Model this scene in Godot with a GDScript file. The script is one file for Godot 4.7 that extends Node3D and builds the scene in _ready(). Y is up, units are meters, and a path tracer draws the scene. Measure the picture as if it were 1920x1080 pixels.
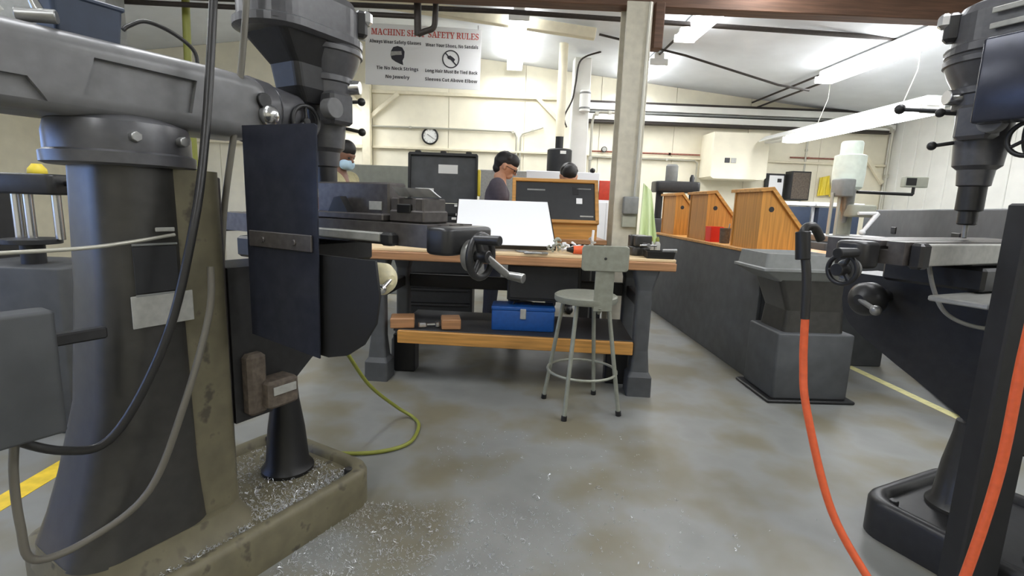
extends Node3D
# A machine shop seen from between two knee mills: helpers first, then builders, then _ready().

var taken := {}
var sg := 0
var VV := PackedVector3Array()
var GG := PackedInt32Array()
var M := {}

# ---------------------------------------------------------------- naming and nodes
func numbered(called: String) -> String:
	var n: int = taken.get(called, 0)
	taken[called] = n + 1
	return called if n == 0 else "%s_%03d" % [called, n]

func thing(called: String, label: String, category: String, at := Vector3.ZERO, turn := 0.0, group := "") -> Node3D:
	var o := Node3D.new()
	o.name = numbered(called)
	add_child(o)
	o.position = at
	o.rotation.y = turn
	tag(o, label, category, group)
	return o

func tag(o: Node, label: String, category: String, group := "") -> Node:
	o.set_meta("label", label)
	o.set_meta("category", category)
	if group:
		o.set_meta("group", group)
	return o

func part(called: String, st: SurfaceTool, m: Material, parent: Node = self) -> MeshInstance3D:
	st.generate_normals()
	var o := MeshInstance3D.new()
	o.mesh = st.commit()
	o.material_override = m
	o.name = numbered(called) if parent == self else called
	parent.add_child(o, true)
	return o

func struct(called: String, st: SurfaceTool, m: Material, parent: Node = self) -> MeshInstance3D:
	var o := part(called, st, m, parent)
	if parent == self:
		o.set_meta("kind", "structure")
	return o

# ---------------------------------------------------------------- materials
func rgb(r: float, g: float, b: float) -> Color:
	return Color(r / 255.0, g / 255.0, b / 255.0)

func mat(c: Color, rough := 0.6, metal := 0.0, vary := 0.0, freq := 3.0, stretch := Vector3.ONE, seed_ := 1, other := Color(0, 0, 0, 0), edge := 0.5, soft := 0.08) -> StandardMaterial3D:
	var m := StandardMaterial3D.new()
	m.roughness = rough
	m.metallic = metal
	m.albedo_color = c
	if vary > 0.0:
		var n := FastNoiseLite.new()
		n.seed = seed_
		n.noise_type = FastNoiseLite.TYPE_SIMPLEX_SMOOTH
		n.frequency = 0.02
		n.fractal_octaves = 5
		var t := NoiseTexture2D.new()
		t.width = 256
		t.height = 256
		t.seamless = true
		t.noise = n
		var g := Gradient.new()
		g.set_color(0, Color(c.r * (1 - vary), c.g * (1 - vary), c.b * (1 - vary)))
		g.set_color(1, Color(minf(1, c.r * (1 + vary)), minf(1, c.g * (1 + vary)), minf(1, c.b * (1 + vary))))
		if other.a > 0.0:
			g.add_point(edge - soft, c)
			g.add_point(minf(0.98, edge + soft), other)
			g.set_color(g.get_point_count() - 1, other)
		t.color_ramp = g
		m.albedo_color = Color.WHITE
		m.albedo_texture = t
		m.uv1_triplanar = true
		m.uv1_scale = Vector3(freq, freq, freq) * stretch
	return m

func glow(c: Color, e: float) -> StandardMaterial3D:
	var m := StandardMaterial3D.new()
	m.albedo_color = c
	m.emission_enabled = true
	m.emission = c
	m.emission_energy_multiplier = e
	return m

# ---------------------------------------------------------------- mesh code
func S() -> SurfaceTool:
	var st := SurfaceTool.new()
	st.begin(Mesh.PRIMITIVE_TRIANGLES)
	return st

func tri(a: Vector3, b: Vector3, c: Vector3, g: int) -> void:
	VV.append(a)
	VV.append(b)
	VV.append(c)
	GG.append(g)

func quad(a: Vector3, b: Vector3, c: Vector3, d: Vector3, g: int) -> void:
	if (a - b).length_squared() > 1e-14 and (b - c).length_squared() > 1e-14 and (c - a).length_squared() > 1e-14:
		tri(a, b, c, g)
	if (a - c).length_squared() > 1e-14 and (c - d).length_squared() > 1e-14 and (d - a).length_squared() > 1e-14:
		tri(a, c, d, g)

func flush(st: SurfaceTool, xf := Transform3D.IDENTITY) -> void:
	var mid := Vector3.ZERO
	for v in VV:
		mid += v
	mid /= maxf(1, VV.size())
	var vol := 0.0
	for i in GG.size():
		vol += (VV[i * 3] - mid).dot((VV[i * 3 + 1] - mid).cross(VV[i * 3 + 2] - mid))
	if xf.basis.determinant() < 0:
		vol = -vol
	for i in GG.size():
		st.set_smooth_group(GG[i])
		st.add_vertex(xf * VV[i * 3])
		st.add_vertex(xf * VV[i * 3 + (2 if vol > 0 else 1)])
		st.add_vertex(xf * VV[i * 3 + (1 if vol > 0 else 2)])
	VV.clear()
	GG.clear()

func at(p: Vector3, b := Basis.IDENTITY) -> Transform3D:
	return Transform3D(b, p)

func loft(st: SurfaceTool, rings: Array, smooth := true, cap0 := true, cap1 := true, xf := Transform3D.IDENTITY) -> void:
	sg += 1
	var g := sg if smooth else -1
	for k in rings.size() - 1:
		var a: PackedVector3Array = rings[k]
		var b: PackedVector3Array = rings[k + 1]
		var n := a.size()
		for i in n:
			quad(a[i], a[(i + 1) % n], b[(i + 1) % n], b[i], g)
	if cap0:
		fan(rings[0], true)
	if cap1:
		fan(rings[rings.size() - 1], false)
	flush(st, xf)

func fan(r: PackedVector3Array, back: bool) -> void:
	var mid := Vector3.ZERO
	for v in r:
		mid += v
	mid /= r.size()
	for i in r.size():
		var a := r[i]
		var b := r[(i + 1) % r.size()]
		if (a - b).length_squared() > 1e-14 and (a - mid).length_squared() > 1e-14 and (b - mid).length_squared() > 1e-14:
			if back:
				tri(b, a, mid, -1)
			else:
				tri(a, b, mid, -1)

# rounded rectangle in the XZ plane at height y
func rr(hx: float, hz: float, r: float, y := 0.0, n := 5, cx := 0.0, cz := 0.0) -> PackedVector3Array:
	var out := PackedVector3Array()
	r = minf(r, minf(hx, hz) * 0.999)
	for q in 4:
		var sx := 1.0 if q == 0 or q == 3 else -1.0
		var sz := 1.0 if q < 2 else -1.0
		for i in n + 1:
			var a := (q + float(i) / n) * PI / 2
			out.append(Vector3(cx + sx * (hx - r) + cos(a) * r, y, cz + sz * (hz - r) + sin(a) * r))
	return out

func box(st: SurfaceTool, c: Vector3, s: Vector3, b := 0.004, basis := Basis.IDENTITY) -> void:
	var h := s / 2
	b = minf(b, minf(h.x, minf(h.y, h.z)) * 0.6)
	var rings := [rr(h.x - b, h.z - b, b * 0.5, -h.y, 1), rr(h.x, h.z, b, -h.y + b, 1), rr(h.x, h.z, b, h.y - b, 1), rr(h.x - b, h.z - b, b * 0.5, h.y, 1)]
	loft(st, rings, false, true, true, at(c, basis))

func plain(st: SurfaceTool, lo: Vector3, hi: Vector3) -> void:
	box(st, (lo + hi) / 2, hi - lo, 0.0005)

# rounded box with soft vertical corners r and soft top edge e
func rbox(st: SurfaceTool, c: Vector3, s: Vector3, r: float, e := 0.01, basis := Basis.IDENTITY) -> void:
	var h := s / 2
	var rings := []
	for i in 4:
		var a := i / 3.0 * PI / 2
		rings.append(rr(h.x - e + e * sin(a), h.z - e + e * sin(a), r, -h.y + e - e * cos(a)))
	for i in 4:
		var a := i / 3.0 * PI / 2
		rings.append(rr(h.x - e + e * cos(a), h.z - e + e * cos(a), r, h.y - e + e * sin(a)))
	loft(st, rings, true, true, true, at(c, basis))

# profile: Array of Vector2(radius, y), turned about y
func lathe(st: SurfaceTool, profile: Array, n := 24, xf := Transform3D.IDENTITY) -> void:
	sg += 1
	for k in profile.size() - 1:
		var p: Vector2 = profile[k]
		var q: Vector2 = profile[k + 1]
		if k > 0:
			var o: Vector2 = profile[k - 1]
			if absf((q - p).angle_to(p - o)) > 0.6:
				sg += 1
		for i in n:
			var a := TAU * i / n
			var b := TAU * ((i + 1) % n) / n
			quad(Vector3(p.x * cos(a), p.y, p.x * sin(a)), Vector3(p.x * cos(b), p.y, p.x * sin(b)), Vector3(q.x * cos(b), q.y, q.x * sin(b)), Vector3(q.x * cos(a), q.y, q.x * sin(a)), sg)
	var first: Vector2 = profile[0]
	var last: Vector2 = profile[profile.size() - 1]
	for e in [[first, true], [last, false]]:
		if e[0].x > 1e-5:
			var r := PackedVector3Array()
			for i in n:
				r.append(Vector3(e[0].x * cos(TAU * i / n), e[0].y, e[0].x * sin(TAU * i / n)))
			fan(r, e[1])
	flush(st, xf)

# basis whose y axis is d
func along(d: Vector3) -> Basis:
	var y := d.normalized()
	var x := y.cross(Vector3(0, 0, 1) if absf(y.z) < 0.9 else Vector3(1, 0, 0)).normalized()
	return Basis(x, y, x.cross(y))

func rod(st: SurfaceTool, a: Vector3, b: Vector3, r: float, r2 := -1.0, n := 16, e := 0.002) -> void:
	var l := (b - a).length()
	if r2 < 0:
		r2 = r
	e = minf(e, minf(r, r2) * 0.5)
	lathe(st, [Vector2(r - e, 0), Vector2(r, e), Vector2(r2, l - e), Vector2(r2 - e, l)], n, at(a, along(b - a)))

func ball(st: SurfaceTool, c: Vector3, r: float, squash := Vector3.ONE) -> void:
	var p := []
	for i in 13:
		var a := -PI / 2 + PI * i / 12
		p.append(Vector2(maxf(0.0, cos(a) * r) if i > 0 and i < 12 else 0.0, sin(a) * r))
	lathe(st, p, 20, at(c, Basis.from_scale(squash)))

func ring(st: SurfaceTool, c: Vector3, axis: Vector3, r: float, t: float, n := 28) -> void:
	var pts := []
	var b := along(axis)
	for i in n:
		pts.append(c + b * Vector3(cos(TAU * i / n) * r, 0, sin(TAU * i / n) * r))
	tube(st, pts, t, 10, true, false)

# smooth path through points
func spline(pts: Array, per := 8) -> Array:
	var out := []
	for i in pts.size() - 1:
		var p0: Vector3 = pts[maxi(i - 1, 0)]
		var p1: Vector3 = pts[i]
		var p2: Vector3 = pts[i + 1]
		var p3: Vector3 = pts[mini(i + 2, pts.size() - 1)]
		for k in per:
			var t := float(k) / per
			out.append(0.5 * (2 * p1 + (p2 - p0) * t + (2 * p0 - 5 * p1 + 4 * p2 - p3) * t * t + (3 * p1 - p0 - 3 * p2 + p3) * t * t * t))
	out.append(pts[pts.size() - 1])
	return out

func tube(st: SurfaceTool, path: Array, r: float, n := 10, closed := false, caps := true) -> void:
	var rings := []
	var x := Vector3.ZERO
	for i in path.size():
		var a: Vector3 = path[(i - 1 + path.size()) % path.size()] if closed or i > 0 else path[0]
		var b: Vector3 = path[(i + 1) % path.size()] if closed or i < path.size() - 1 else path[i]
		var d := (b - a).normalized()
		if x == Vector3.ZERO:
			x = along(d).x
		x = (x - d * x.dot(d)).normalized()
		var y := d.cross(x)
		var rg := PackedVector3Array()
		for k in n:
			rg.append(path[i] + (x * cos(TAU * k / n) + y * sin(TAU * k / n)) * r)
		rings.append(rg)
	if closed:
		rings.append(rings[0])
	loft(st, rings, true, caps and not closed, caps and not closed)

# polygon in the local XY plane, pushed out along Z by depth (centred)
func prism(st: SurfaceTool, poly: Array, depth: float, xf := Transform3D.IDENTITY, smooth := false) -> void:
	var p := PackedVector2Array(poly)
	sg += 1
	var h := depth / 2
	var n := p.size()
	for i in n:
		var a := p[i]
		var b := p[(i + 1) % n]
		quad(Vector3(a.x, a.y, -h), Vector3(b.x, b.y, -h), Vector3(b.x, b.y, h), Vector3(a.x, a.y, h), sg if smooth else -1)
	var idx := Geometry2D.triangulate_polygon(p)
	var cw := Geometry2D.is_polygon_clockwise(p)
	for i in idx.size() / 3:
		var a := p[idx[i * 3]]
		var b := p[idx[i * 3 + 1]]
		var c := p[idx[i * 3 + 2]]
		if ((b - a).cross(c - a) < 0) != cw:
			var t := b
			b = c
			c = t
		tri(Vector3(a.x, a.y, h), Vector3(b.x, b.y, h), Vector3(c.x, c.y, h), -1)
		tri(Vector3(a.x, a.y, -h), Vector3(c.x, c.y, -h), Vector3(b.x, b.y, -h), -1)
	flush(st, xf)

func bar(st: SurfaceTool, a: Vector3, b: Vector3, w: float, d: float) -> void:
	box(st, (a + b) / 2, Vector3(w, (b - a).length(), d), 0.003, along(b - a))

func words(text: String, size: float, m: Material, parent: Node, at_: Vector3, basis := Basis.IDENTITY, bold := true, width := 0.0) -> MeshInstance3D:
	var f := SystemFont.new()
	f.font_names = PackedStringArray(["Droid Serif" if bold else "Droid Sans"])
	f.font_weight = 700
	f.font_italic = bold
	var t := TextMesh.new()
	t.text = text
	t.font = f
	t.font_size = 32
	t.pixel_size = size / 32.0
	t.depth = 0.003
	t.curve_step = 2.0
	var o := MeshInstance3D.new()
	o.mesh = t
	o.material_override = m
	o.name = "lettering"
	parent.add_child(o, true)
	var b := basis
	if width > 0.0:
		var w := t.get_aabb().size.x
		if w > 0.001:
			b = basis * Basis.from_scale(Vector3(width / w, 1, 1))
	o.transform = Transform3D(b, at_)
	return o

# ---------------------------------------------------------------- figures: capsules joined by a smooth minimum, meshed as surface nets
func nets(st: SurfaceTool, bones: Array, cell: float, k: float, cut_y := -99.0, top_y := 99.0) -> void:
	var lo := Vector3(99, 99, 99)
	var hi := -lo
	for b in bones:
		var r: float = maxf(b[2], b[3]) + 2.5 * cell
		for e in 2:
			var p: Vector3 = b[e]
			lo = lo.min(p - Vector3(r, r, r))
			hi = hi.max(p + Vector3(r, r, r))
	lo.y = maxf(lo.y, cut_y - 2.5 * cell)
	hi.y = minf(hi.y, top_y + 2.5 * cell)
	var nx := int((hi.x - lo.x) / cell) + 1
	var ny := int((hi.y - lo.y) / cell) + 1
	var nz := int((hi.z - lo.z) / cell) + 1
	var f := PackedFloat32Array()
	f.resize(nx * ny * nz)
	f.fill(1.0)
	for b in bones:
		var pa: Vector3 = b[0]
		var pb: Vector3 = b[1]
		var ra: float = b[2]
		var rb: float = b[3]
		var m := maxf(ra, rb) + k + 2 * cell
		var l3 := (pa.min(pb) - Vector3(m, m, m) - lo) / cell
		var h3 := (pa.max(pb) + Vector3(m, m, m) - lo) / cell
		var d := pb - pa
		var dd := maxf(d.length_squared(), 1e-9)
		for iz in range(maxi(0, int(l3.z)), mini(nz, int(h3.z) + 1)):
			for iy in range(maxi(0, int(l3.y)), mini(ny, int(h3.y) + 1)):
				var row := (iz * ny + iy) * nx
				for ix in range(maxi(0, int(l3.x)), mini(nx, int(h3.x) + 1)):
					var p := lo + Vector3(ix, iy, iz) * cell - pa
					var t := clampf(p.dot(d) / dd, 0.0, 1.0)
					var v := (p - d * t).length() - lerpf(ra, rb, t)
					var o := f[row + ix]
					var h := maxf(k - absf(o - v), 0.0) / k
					f[row + ix] = minf(o, v) - h * h * k * 0.25
	for iz in nz:
		for iy in ny:
			var y := lo.y + iy * cell
			var row := (iz * ny + iy) * nx
			if y < cut_y + cell * 2 or y > top_y - cell * 2:
				for ix in nx:
					f[row + ix] = maxf(f[row + ix], maxf(cut_y - y, y - top_y))
	var vid := {}
	var pts := PackedVector3Array()
	for iz in nz - 1:
		for iy in ny - 1:
			for ix in nx - 1:
				var i := (iz * ny + iy) * nx + ix
				var inside := 0
				var sum := Vector3.ZERO
				var cnt := 0
				var c := [f[i], f[i + 1], f[i + nx], f[i + nx + 1], f[i + nx * ny], f[i + nx * ny + 1], f[i + nx * ny + nx], f[i + nx * ny + nx + 1]]
				for q in 8:
					if c[q] < 0:
						inside += 1
				if inside == 0 or inside == 8:
					continue
				for q in 8:
					for ax in [1, 2, 4]:
						if q & ax == 0 and (c[q] < 0) != (c[q | ax] < 0):
							var t: float = c[q] / (c[q] - c[q | ax])
							var base := Vector3(q & 1, (q >> 1) & 1, q >> 2)
							base[0 if ax == 1 else 1 if ax == 2 else 2] = t
							sum += base
							cnt += 1
				vid[i] = pts.size()
				pts.append(lo + (Vector3(ix, iy, iz) + sum / cnt) * cell)
	sg += 1
	var step := [1, nx, nx * ny]
	for key in vid.keys():
		var i: int = key
		for ax in 3:
			var s0: int = step[ax]
			var s1: int = step[(ax + 1) % 3]
			var s2: int = step[(ax + 2) % 3]
			if i + s0 >= f.size() or (f[i] < 0) == (f[i + s0] < 0):
				continue
			if vid.has(i - s1) and vid.has(i - s2) and vid.has(i - s1 - s2):
				var a: Vector3 = pts[vid[i]]
				var b: Vector3 = pts[vid[i - s1]]
				var c: Vector3 = pts[vid[i - s1 - s2]]
				var d: Vector3 = pts[vid[i - s2]]
				if f[i] < 0:
					quad(a, b, c, d, sg)
				else:
					quad(a, d, c, b, sg)
	flush(st)
# ---------------------------------------------------------------- builders
func materials() -> void:
	M.floor = mat(rgb(130, 131, 128), 0.42, 0.0, 0.10, 0.30, Vector3.ONE, 7, Color(rgb(116, 111, 94), 1.0), 0.6, 0.2)
	M.wall = mat(rgb(238, 232, 210), 0.75, 0.0, 0.025, 0.6, Vector3.ONE, 3)
	M.white_wall = mat(rgb(232, 232, 226), 0.7, 0.0, 0.02, 0.6, Vector3.ONE, 4)
	M.ceiling = mat(rgb(222, 226, 230), 0.85, 0.0, 0.02, 0.5, Vector3.ONE, 5)
	M.trim = mat(rgb(228, 220, 194), 0.6, 0.0, 0.03, 1.5, Vector3.ONE, 6)
	M.column = mat(rgb(196, 191, 174), 0.5, 0.0, 0.05, 2.0, Vector3.ONE, 8)
	M.beam = mat(rgb(96, 70, 54), 0.7, 0.0, 0.18, 2.0, Vector3(0.2, 3, 3), 9)
	M.pipe = mat(rgb(52, 46, 42), 0.6, 0.0, 0.15, 6.0)
	M.conduit = mat(rgb(186, 184, 172), 0.4, 0.5)
	M.rust = mat(rgb(150, 98, 84), 0.7, 0.0, 0.2, 5.0)
	M.fixture = mat(rgb(232, 232, 228), 0.4)
	M.tube = glow(Color(0.985, 0.99, 1.0), 9.0)
	M.ram = mat(rgb(112, 112, 113), 0.34, 0.0, 0.07, 3.0, Vector3.ONE, 11)
	M.iron = mat(rgb(54, 53, 50), 0.36, 0.0, 0.14, 3.0, Vector3.ONE, 12)
	M.head = mat(rgb(82, 82, 85), 0.3, 0.0, 0.1, 5.0, Vector3.ONE, 13)
	M.black_iron = mat(rgb(38, 38, 39), 0.4, 0.0, 0.15, 4.0, Vector3.ONE, 14)
	M.olive = mat(rgb(112, 106, 84), 0.6, 0.0, 0.16, 1.6, Vector3.ONE, 16, Color(rgb(72, 68, 56), 1.0), 0.78, 0.06)
	M.grime = mat(rgb(96, 86, 76), 0.7, 0.0, 0.2, 6.0, Vector3.ONE, 17)
	M.slate = mat(rgb(56, 59, 70), 0.22, 0.3, 0.08, 3.0, Vector3.ONE, 18)
	M.rubber = mat(rgb(26, 26, 27), 0.7, 0.0, 0.1, 4.0)
	M.chrome = mat(rgb(205, 205, 205), 0.22, 0.95)
	M.steel = mat(rgb(150, 150, 148), 0.35, 0.7, 0.1, 4.0, Vector3.ONE, 19)
	M.scale = mat(rgb(172, 172, 166), 0.4, 0.2, 0.06, 5.0, Vector3.ONE, 20)
	M.table = mat(rgb(92, 88, 86), 0.4, 0.4, 0.12, 5.0, Vector3.ONE, 21)
	M.plate = mat(rgb(166, 166, 160), 0.5, 0.0, 0.06, 6.0, Vector3.ONE, 22)
	M.cream = mat(rgb(226, 216, 176), 0.45, 0.0, 0.08, 6.0, Vector3.ONE, 23)
	M.black = mat(rgb(18, 18, 19), 0.45)
	M.dark = mat(rgb(36, 37, 39), 0.5, 0.0, 0.1, 3.0)
	M.hose_black = mat(rgb(38, 37, 36), 0.4)
	M.hose_grey = mat(rgb(104, 100, 90), 0.5)
	M.orange = mat(rgb(222, 98, 56), 0.4, 0.0, 0.05, 8.0)
	M.lime = mat(rgb(132, 136, 56), 0.45)
	M.yellow = mat(rgb(228, 204, 60), 0.5)
	M.line = mat(rgb(222, 190, 52), 0.6, 0.0, 0.08, 3.0)
	M.line_pale = mat(rgb(214, 208, 150), 0.6, 0.0, 0.08, 3.0)
	M.wood = mat(rgb(190, 138, 70), 0.5, 0.0, 0.14, 1.6, Vector3(0.25, 4, 4), 24)
	M.wood_up = mat(rgb(188, 132, 60), 0.5, 0.0, 0.14, 1.6, Vector3(4, 0.25, 4), 25)
	M.top = mat(rgb(220, 194, 152), 0.45, 0.0, 0.1, 1.4, Vector3(0.2, 4, 4), 26)
	M.edge = mat(rgb(166, 122, 84), 0.5, 0.0, 0.14, 1.6, Vector3(0.25, 4, 4), 27)
	M.panel = mat(rgb(74, 76, 78), 0.6, 0.0, 0.1, 1.2, Vector3.ONE, 28)
	M.grey = mat(rgb(128, 130, 128), 0.5, 0.0, 0.05, 3.0)
	M.grey_green = mat(rgb(160, 162, 148), 0.6, 0.0, 0.04, 2.0)
	M.stool = mat(rgb(142, 144, 132), 0.4, 0.2, 0.06, 4.0)
	M.white = mat(rgb(238, 239, 240), 0.5)
	M.paper = mat(rgb(232, 232, 228), 0.8)
	M.blue = mat(rgb(22, 78, 148), 0.4, 0.0, 0.08, 5.0)
	M.navy = mat(rgb(44, 56, 76), 0.5, 0.0, 0.06, 3.0)
	M.red = mat(rgb(196, 62, 40), 0.5, 0.0, 0.06, 3.0)
	M.red_ink = mat(rgb(196, 84, 76), 0.7)
	M.ink = mat(rgb(54, 54, 62), 0.7)
	M.mint = mat(rgb(222, 232, 220), 0.4, 0.0, 0.04, 3.0)
	M.vest = mat(rgb(214, 230, 180), 0.7)
	M.skin = mat(rgb(196, 146, 116), 0.55)
	M.hair = mat(rgb(24, 21, 20), 0.6, 0.0, 0.3, 14.0)
	M.shirt = mat(rgb(78, 72, 80), 0.85, 0.0, 0.08, 6.0)
	M.khaki = mat(rgb(168, 160, 122), 0.85, 0.0, 0.1, 6.0)
	M.jeans = mat(rgb(40, 42, 52), 0.85, 0.0, 0.1, 6.0)
	M.mask = mat(rgb(176, 204, 220), 0.8)
	M.chip = mat(rgb(216, 218, 222), 0.3, 0.7)

# one strip light: white housing, two tubes, and the light they give
func strip_light(label: String, x: float, y: float, z0: float, z1: float, energy: float, hood := false, chains := 0.0, dark_end := 0.0) -> void:
	var t := thing("strip_light", label, "ceiling light", Vector3(x, y, (z0 + z1) / 2), 0.0, "fluorescent strip lights")
	var l := absf(z1 - z0)
	var st := S()
	box(st, Vector3(0, 0.04, -dark_end / 2), Vector3(0.13, 0.08 if not hood else 0.10, l + dark_end), 0.008)
	part("housing", st, M.fixture, t)
	if hood:
		st = S()
		for s in [-1, 1]:
			var p := [Vector2(s * 0.06, 0.09), Vector2(s * 0.15, 0.02), Vector2(s * 0.15, 0.01), Vector2(s * 0.055, 0.08)]
			prism(st, p, l + dark_end, at(Vector3(0, 0, -dark_end / 2)))
		part("reflector", st, M.fixture, t)
	st = S()
	rbox(st, Vector3(0, -0.035, 0), Vector3(0.23, 0.08, l - 0.05), 0.012, 0.03)
	part("diffuser", st, M.tube, t)
	for e in [-1, 1]:
		st = S()
		box(st, Vector3(0, -0.033, e * (l / 2 - 0.014)), Vector3(0.236, 0.084, 0.022), 0.006)
		part("end_cap", st, M.fixture, t)
	if chains > 0:
		for e in [-1, 1]:
			st = S()
			rod(st, Vector3(0.06, 0.085, e * l * 0.3), Vector3(0.17, chains * 0.6, e * l * 0.3), 0.004)
			rod(st, Vector3(0.17, chains * 0.6, e * l * 0.3), Vector3(0.17, chains, e * l * 0.3), 0.004)
			part("hanger_chain", st, M.conduit, t)
	var a := AreaLight3D.new()
	a.name = "tube_light"
	a.area_size = Vector2(0.2, l - 0.1)
	a.light_color = Color(0.985, 0.99, 1.0)
	a.light_energy = energy
	a.area_range = 20.0
	a.shadow_enabled = true
	a.position = Vector3(0, -0.085, 0)
	a.rotation.x = -PI / 2
	t.add_child(a)

func ball_crank(t: Node3D, v: Callable, te: float) -> void:
	var st := S()
	rod(st, v.call(te + 0.16, 1.055, 0.56), v.call(te + 0.18, 0.99, 0.66), 0.012)
	rod(st, v.call(te + 0.18, 0.99, 0.66), v.call(te + 0.24, 0.985, 0.66), 0.013, 0.016)
	part("ball_crank", st, M.steel, t)

# a knee mill. Local frame: forward is -z, y up; side mirrors left and right.
func mill(called: String, label: String, at_: Vector3, turn: float, s: float, o: Dictionary) -> Node3D:
	var t := thing(called, label, "milling machine", at_, turn, "knee milling machines")
	var v := func(x: float, y: float, f: float) -> Vector3: return Vector3(s * x, y, -f)
	var hf: float = o.get("head_back", 0.0)
	var paint: Material = o.get("paint", M.iron)
	var skirt: Material = o.get("skirt", M.olive)
	var st := S()
	# base with a raised rim round a chip tray
	var rings := []
	for r in [[0.0, 0.0], [0.0, 0.13], [0.006, 0.146], [0.016, 0.152], [0.036, 0.152], [0.046, 0.145], [0.054, 0.122]]:
		rings.append(rr(0.31 - r[0], 0.47 - r[0], 0.10, r[1], 8, 0, -0.19))
	loft(st, rings, true)
	part("base", st, skirt, t)
	for c in [[0.25, 0.56], [-0.25, 0.56], [0.255, -0.18], [-0.255, -0.18]]:
		st = S()
		rod(st, v.call(c[0], 0.12, c[1]), v.call(c[0], 0.158, c[1]), 0.016, -1, 6)
		part("anchor_bolt", st, M.black_iron, t)
	# column: rounded rear body, olive front and flared skirt
	st = S()
	rings = []
	for r in [[0.195, 0.186, -0.285], [0.28, 0.175, -0.255], [0.4, 0.166, -0.22], [0.6, 0.162, -0.17], [0.95, 0.156, -0.14], [1.285, 0.152, -0.13]]:
		var front := 0.09
		rings.append(rr(r[1], (front - r[2]) / 2, 0.1, r[0], 8, 0, -(front + r[2]) / 2))
	loft(st, rings, true)
	part("column", st, paint, t)
	st = S()
	rings = []
	for r in [[0.19, 0.16], [0.27, 0.152], [0.6, 0.148], [1.285, 0.142]]:
		rings.append(rr(r[1], 0.085, 0.05, r[0], 6, 0, -0.105))
	loft(st, rings, true)
	part("column_front", st, skirt, t)
	st = S()
	rings = []
	for r in [[0.115, 0.235, -0.292, 0.235], [0.135, 0.218, -0.29, 0.22], [0.165, 0.20, -0.288, 0.205], [0.20, 0.19, -0.287, 0.196]]:
		rings.append(rr(r[1], (r[3] - r[2]) / 2, 0.12, r[0], 8, 0, -(r[3] + r[2]) / 2))
	loft(st, rings, true)
	part("column_skirt", st, skirt, t)
	for q in [-1, 1]:
		st = S()
		box(st, v.call(q * 0.07, 0.74, 0.195), Vector3(0.05, 1.06, 0.02), 0.003)
		part("knee_way", st, M.table, t)
	# turret
	st = S()
	lathe(st, [Vector2(0.17, 1.285), Vector2(0.182, 1.29), Vector2(0.182, 1.318), Vector2(0.172, 1.324), Vector2(0.172, 1.372), Vector2(0.165, 1.40), Vector2(0.12, 1.42)], 36, at(v.call(0, 0, -0.02)))
	part("turret", st, M.head, t)
	for q in [-1, 1]:
		st = S()
		rod(st, v.call(0.12, 1.36, 0.06 * q), v.call(0.185, 1.36, 0.06 * q), 0.014, -1, 6)
		part("turret_bolt", st, M.steel, t)
	# ram along the forward axis
	var lay := Basis(Vector3(1, 0, 0), Vector3(0, 0, -1), Vector3(0, 1, 0))
	st = S()
	rings = []
	for r in [[-0.85, 0.10, 0.09], [-0.82, 0.122, 0.1], [0.22, 0.126, 0.102], [0.33, 0.118, 0.1], [0.37, 0.10, 0.09]]:
		rings.append(rr(r[1], r[2], 0.045, r[0], 6))
	loft(st, rings, true, true, true, at(v.call(0, 1.503, 0), lay))
	st.generate_normals()
	var ram := CSGMesh3D.new()
	ram.mesh = st.commit()
	ram.material = M.ram
	ram.name = "ram"
	t.add_child(ram)
	var cut := Basis(Vector3(0, 0, -1), Vector3(0, 1, 0), Vector3(1, 0, 0))
	for q in [[Vector2(-0.145, 1.452), Vector2(-0.115, 1.548), Vector2(0.135, 1.545), Vector2(0.115, 1.45)], [Vector2(-0.62, 1.425), Vector2(-0.62, 1.475), Vector2(-0.25, 1.475), Vector2(-0.215, 1.425)]]:
		for e in [-1, 1]:
			var hole := CSGPolygon3D.new()
			hole.polygon = PackedVector2Array(q)
			hole.depth = 0.06
			hole.operation = CSGShape3D.OPERATION_SUBTRACTION
			hole.material = M.ram
			hole.name = "recess"
			ram.add_child(hole, true)
			hole.transform = at(Vector3(e * 0.139, 0, 0) + Vector3(0.03, 0, 0), cut)
	st = S()
	rod(st, v.call(0, 1.51, 0.35), v.call(0, 1.51, 0.44), 0.112, 0.105, 32, 0.012)
	rod(st, v.call(0, 1.51, 0.43), v.call(0, 1.51, 0.56 - hf), 0.098, 0.085, 32, 0.01)
	part("head_adapter", st, M.head, t)
	st = S()
	ball(st, v.call(0.125, 1.485, 0.365), 0.034)
	rod(st, v.call(0.08, 1.485, 0.365), v.call(0.14, 1.485, 0.365), 0.018, -1, 12)
	part("clamp_knob", st, M.chrome, t)
	st = S()
	rod(st, v.call(0.06, 1.53, 0.35), v.call(0.13, 1.53, 0.35), 0.024)
	part("clamp_bolt", st, M.black_iron, t)
	# head
	var h := 0.70 - hf
	st = S()
	lathe(st, [Vector2(0.03, 1.335), Vector2(0.05, 1.345), Vector2(0.055, 1.40), Vector2(0.072, 1.415), Vector2(0.082, 1.54), Vector2(0.085, 1.60), Vector2(0.1, 1.612), Vector2(0.104, 1.66), Vector2(0.112, 1.664), Vector2(0.112, 1.684), Vector2(0.106, 1.688), Vector2(0.128, 1.73), Vector2(0.14, 1.765), Vector2(0.148, 1.768), Vector2(0.148, 1.785), Vector2(0.142, 1.79), Vector2(0.15, 1.82)], 32, at(v.call(0, 0, h)))
	part("gear_housing", st, M.head, t)
	st = S()
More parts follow.
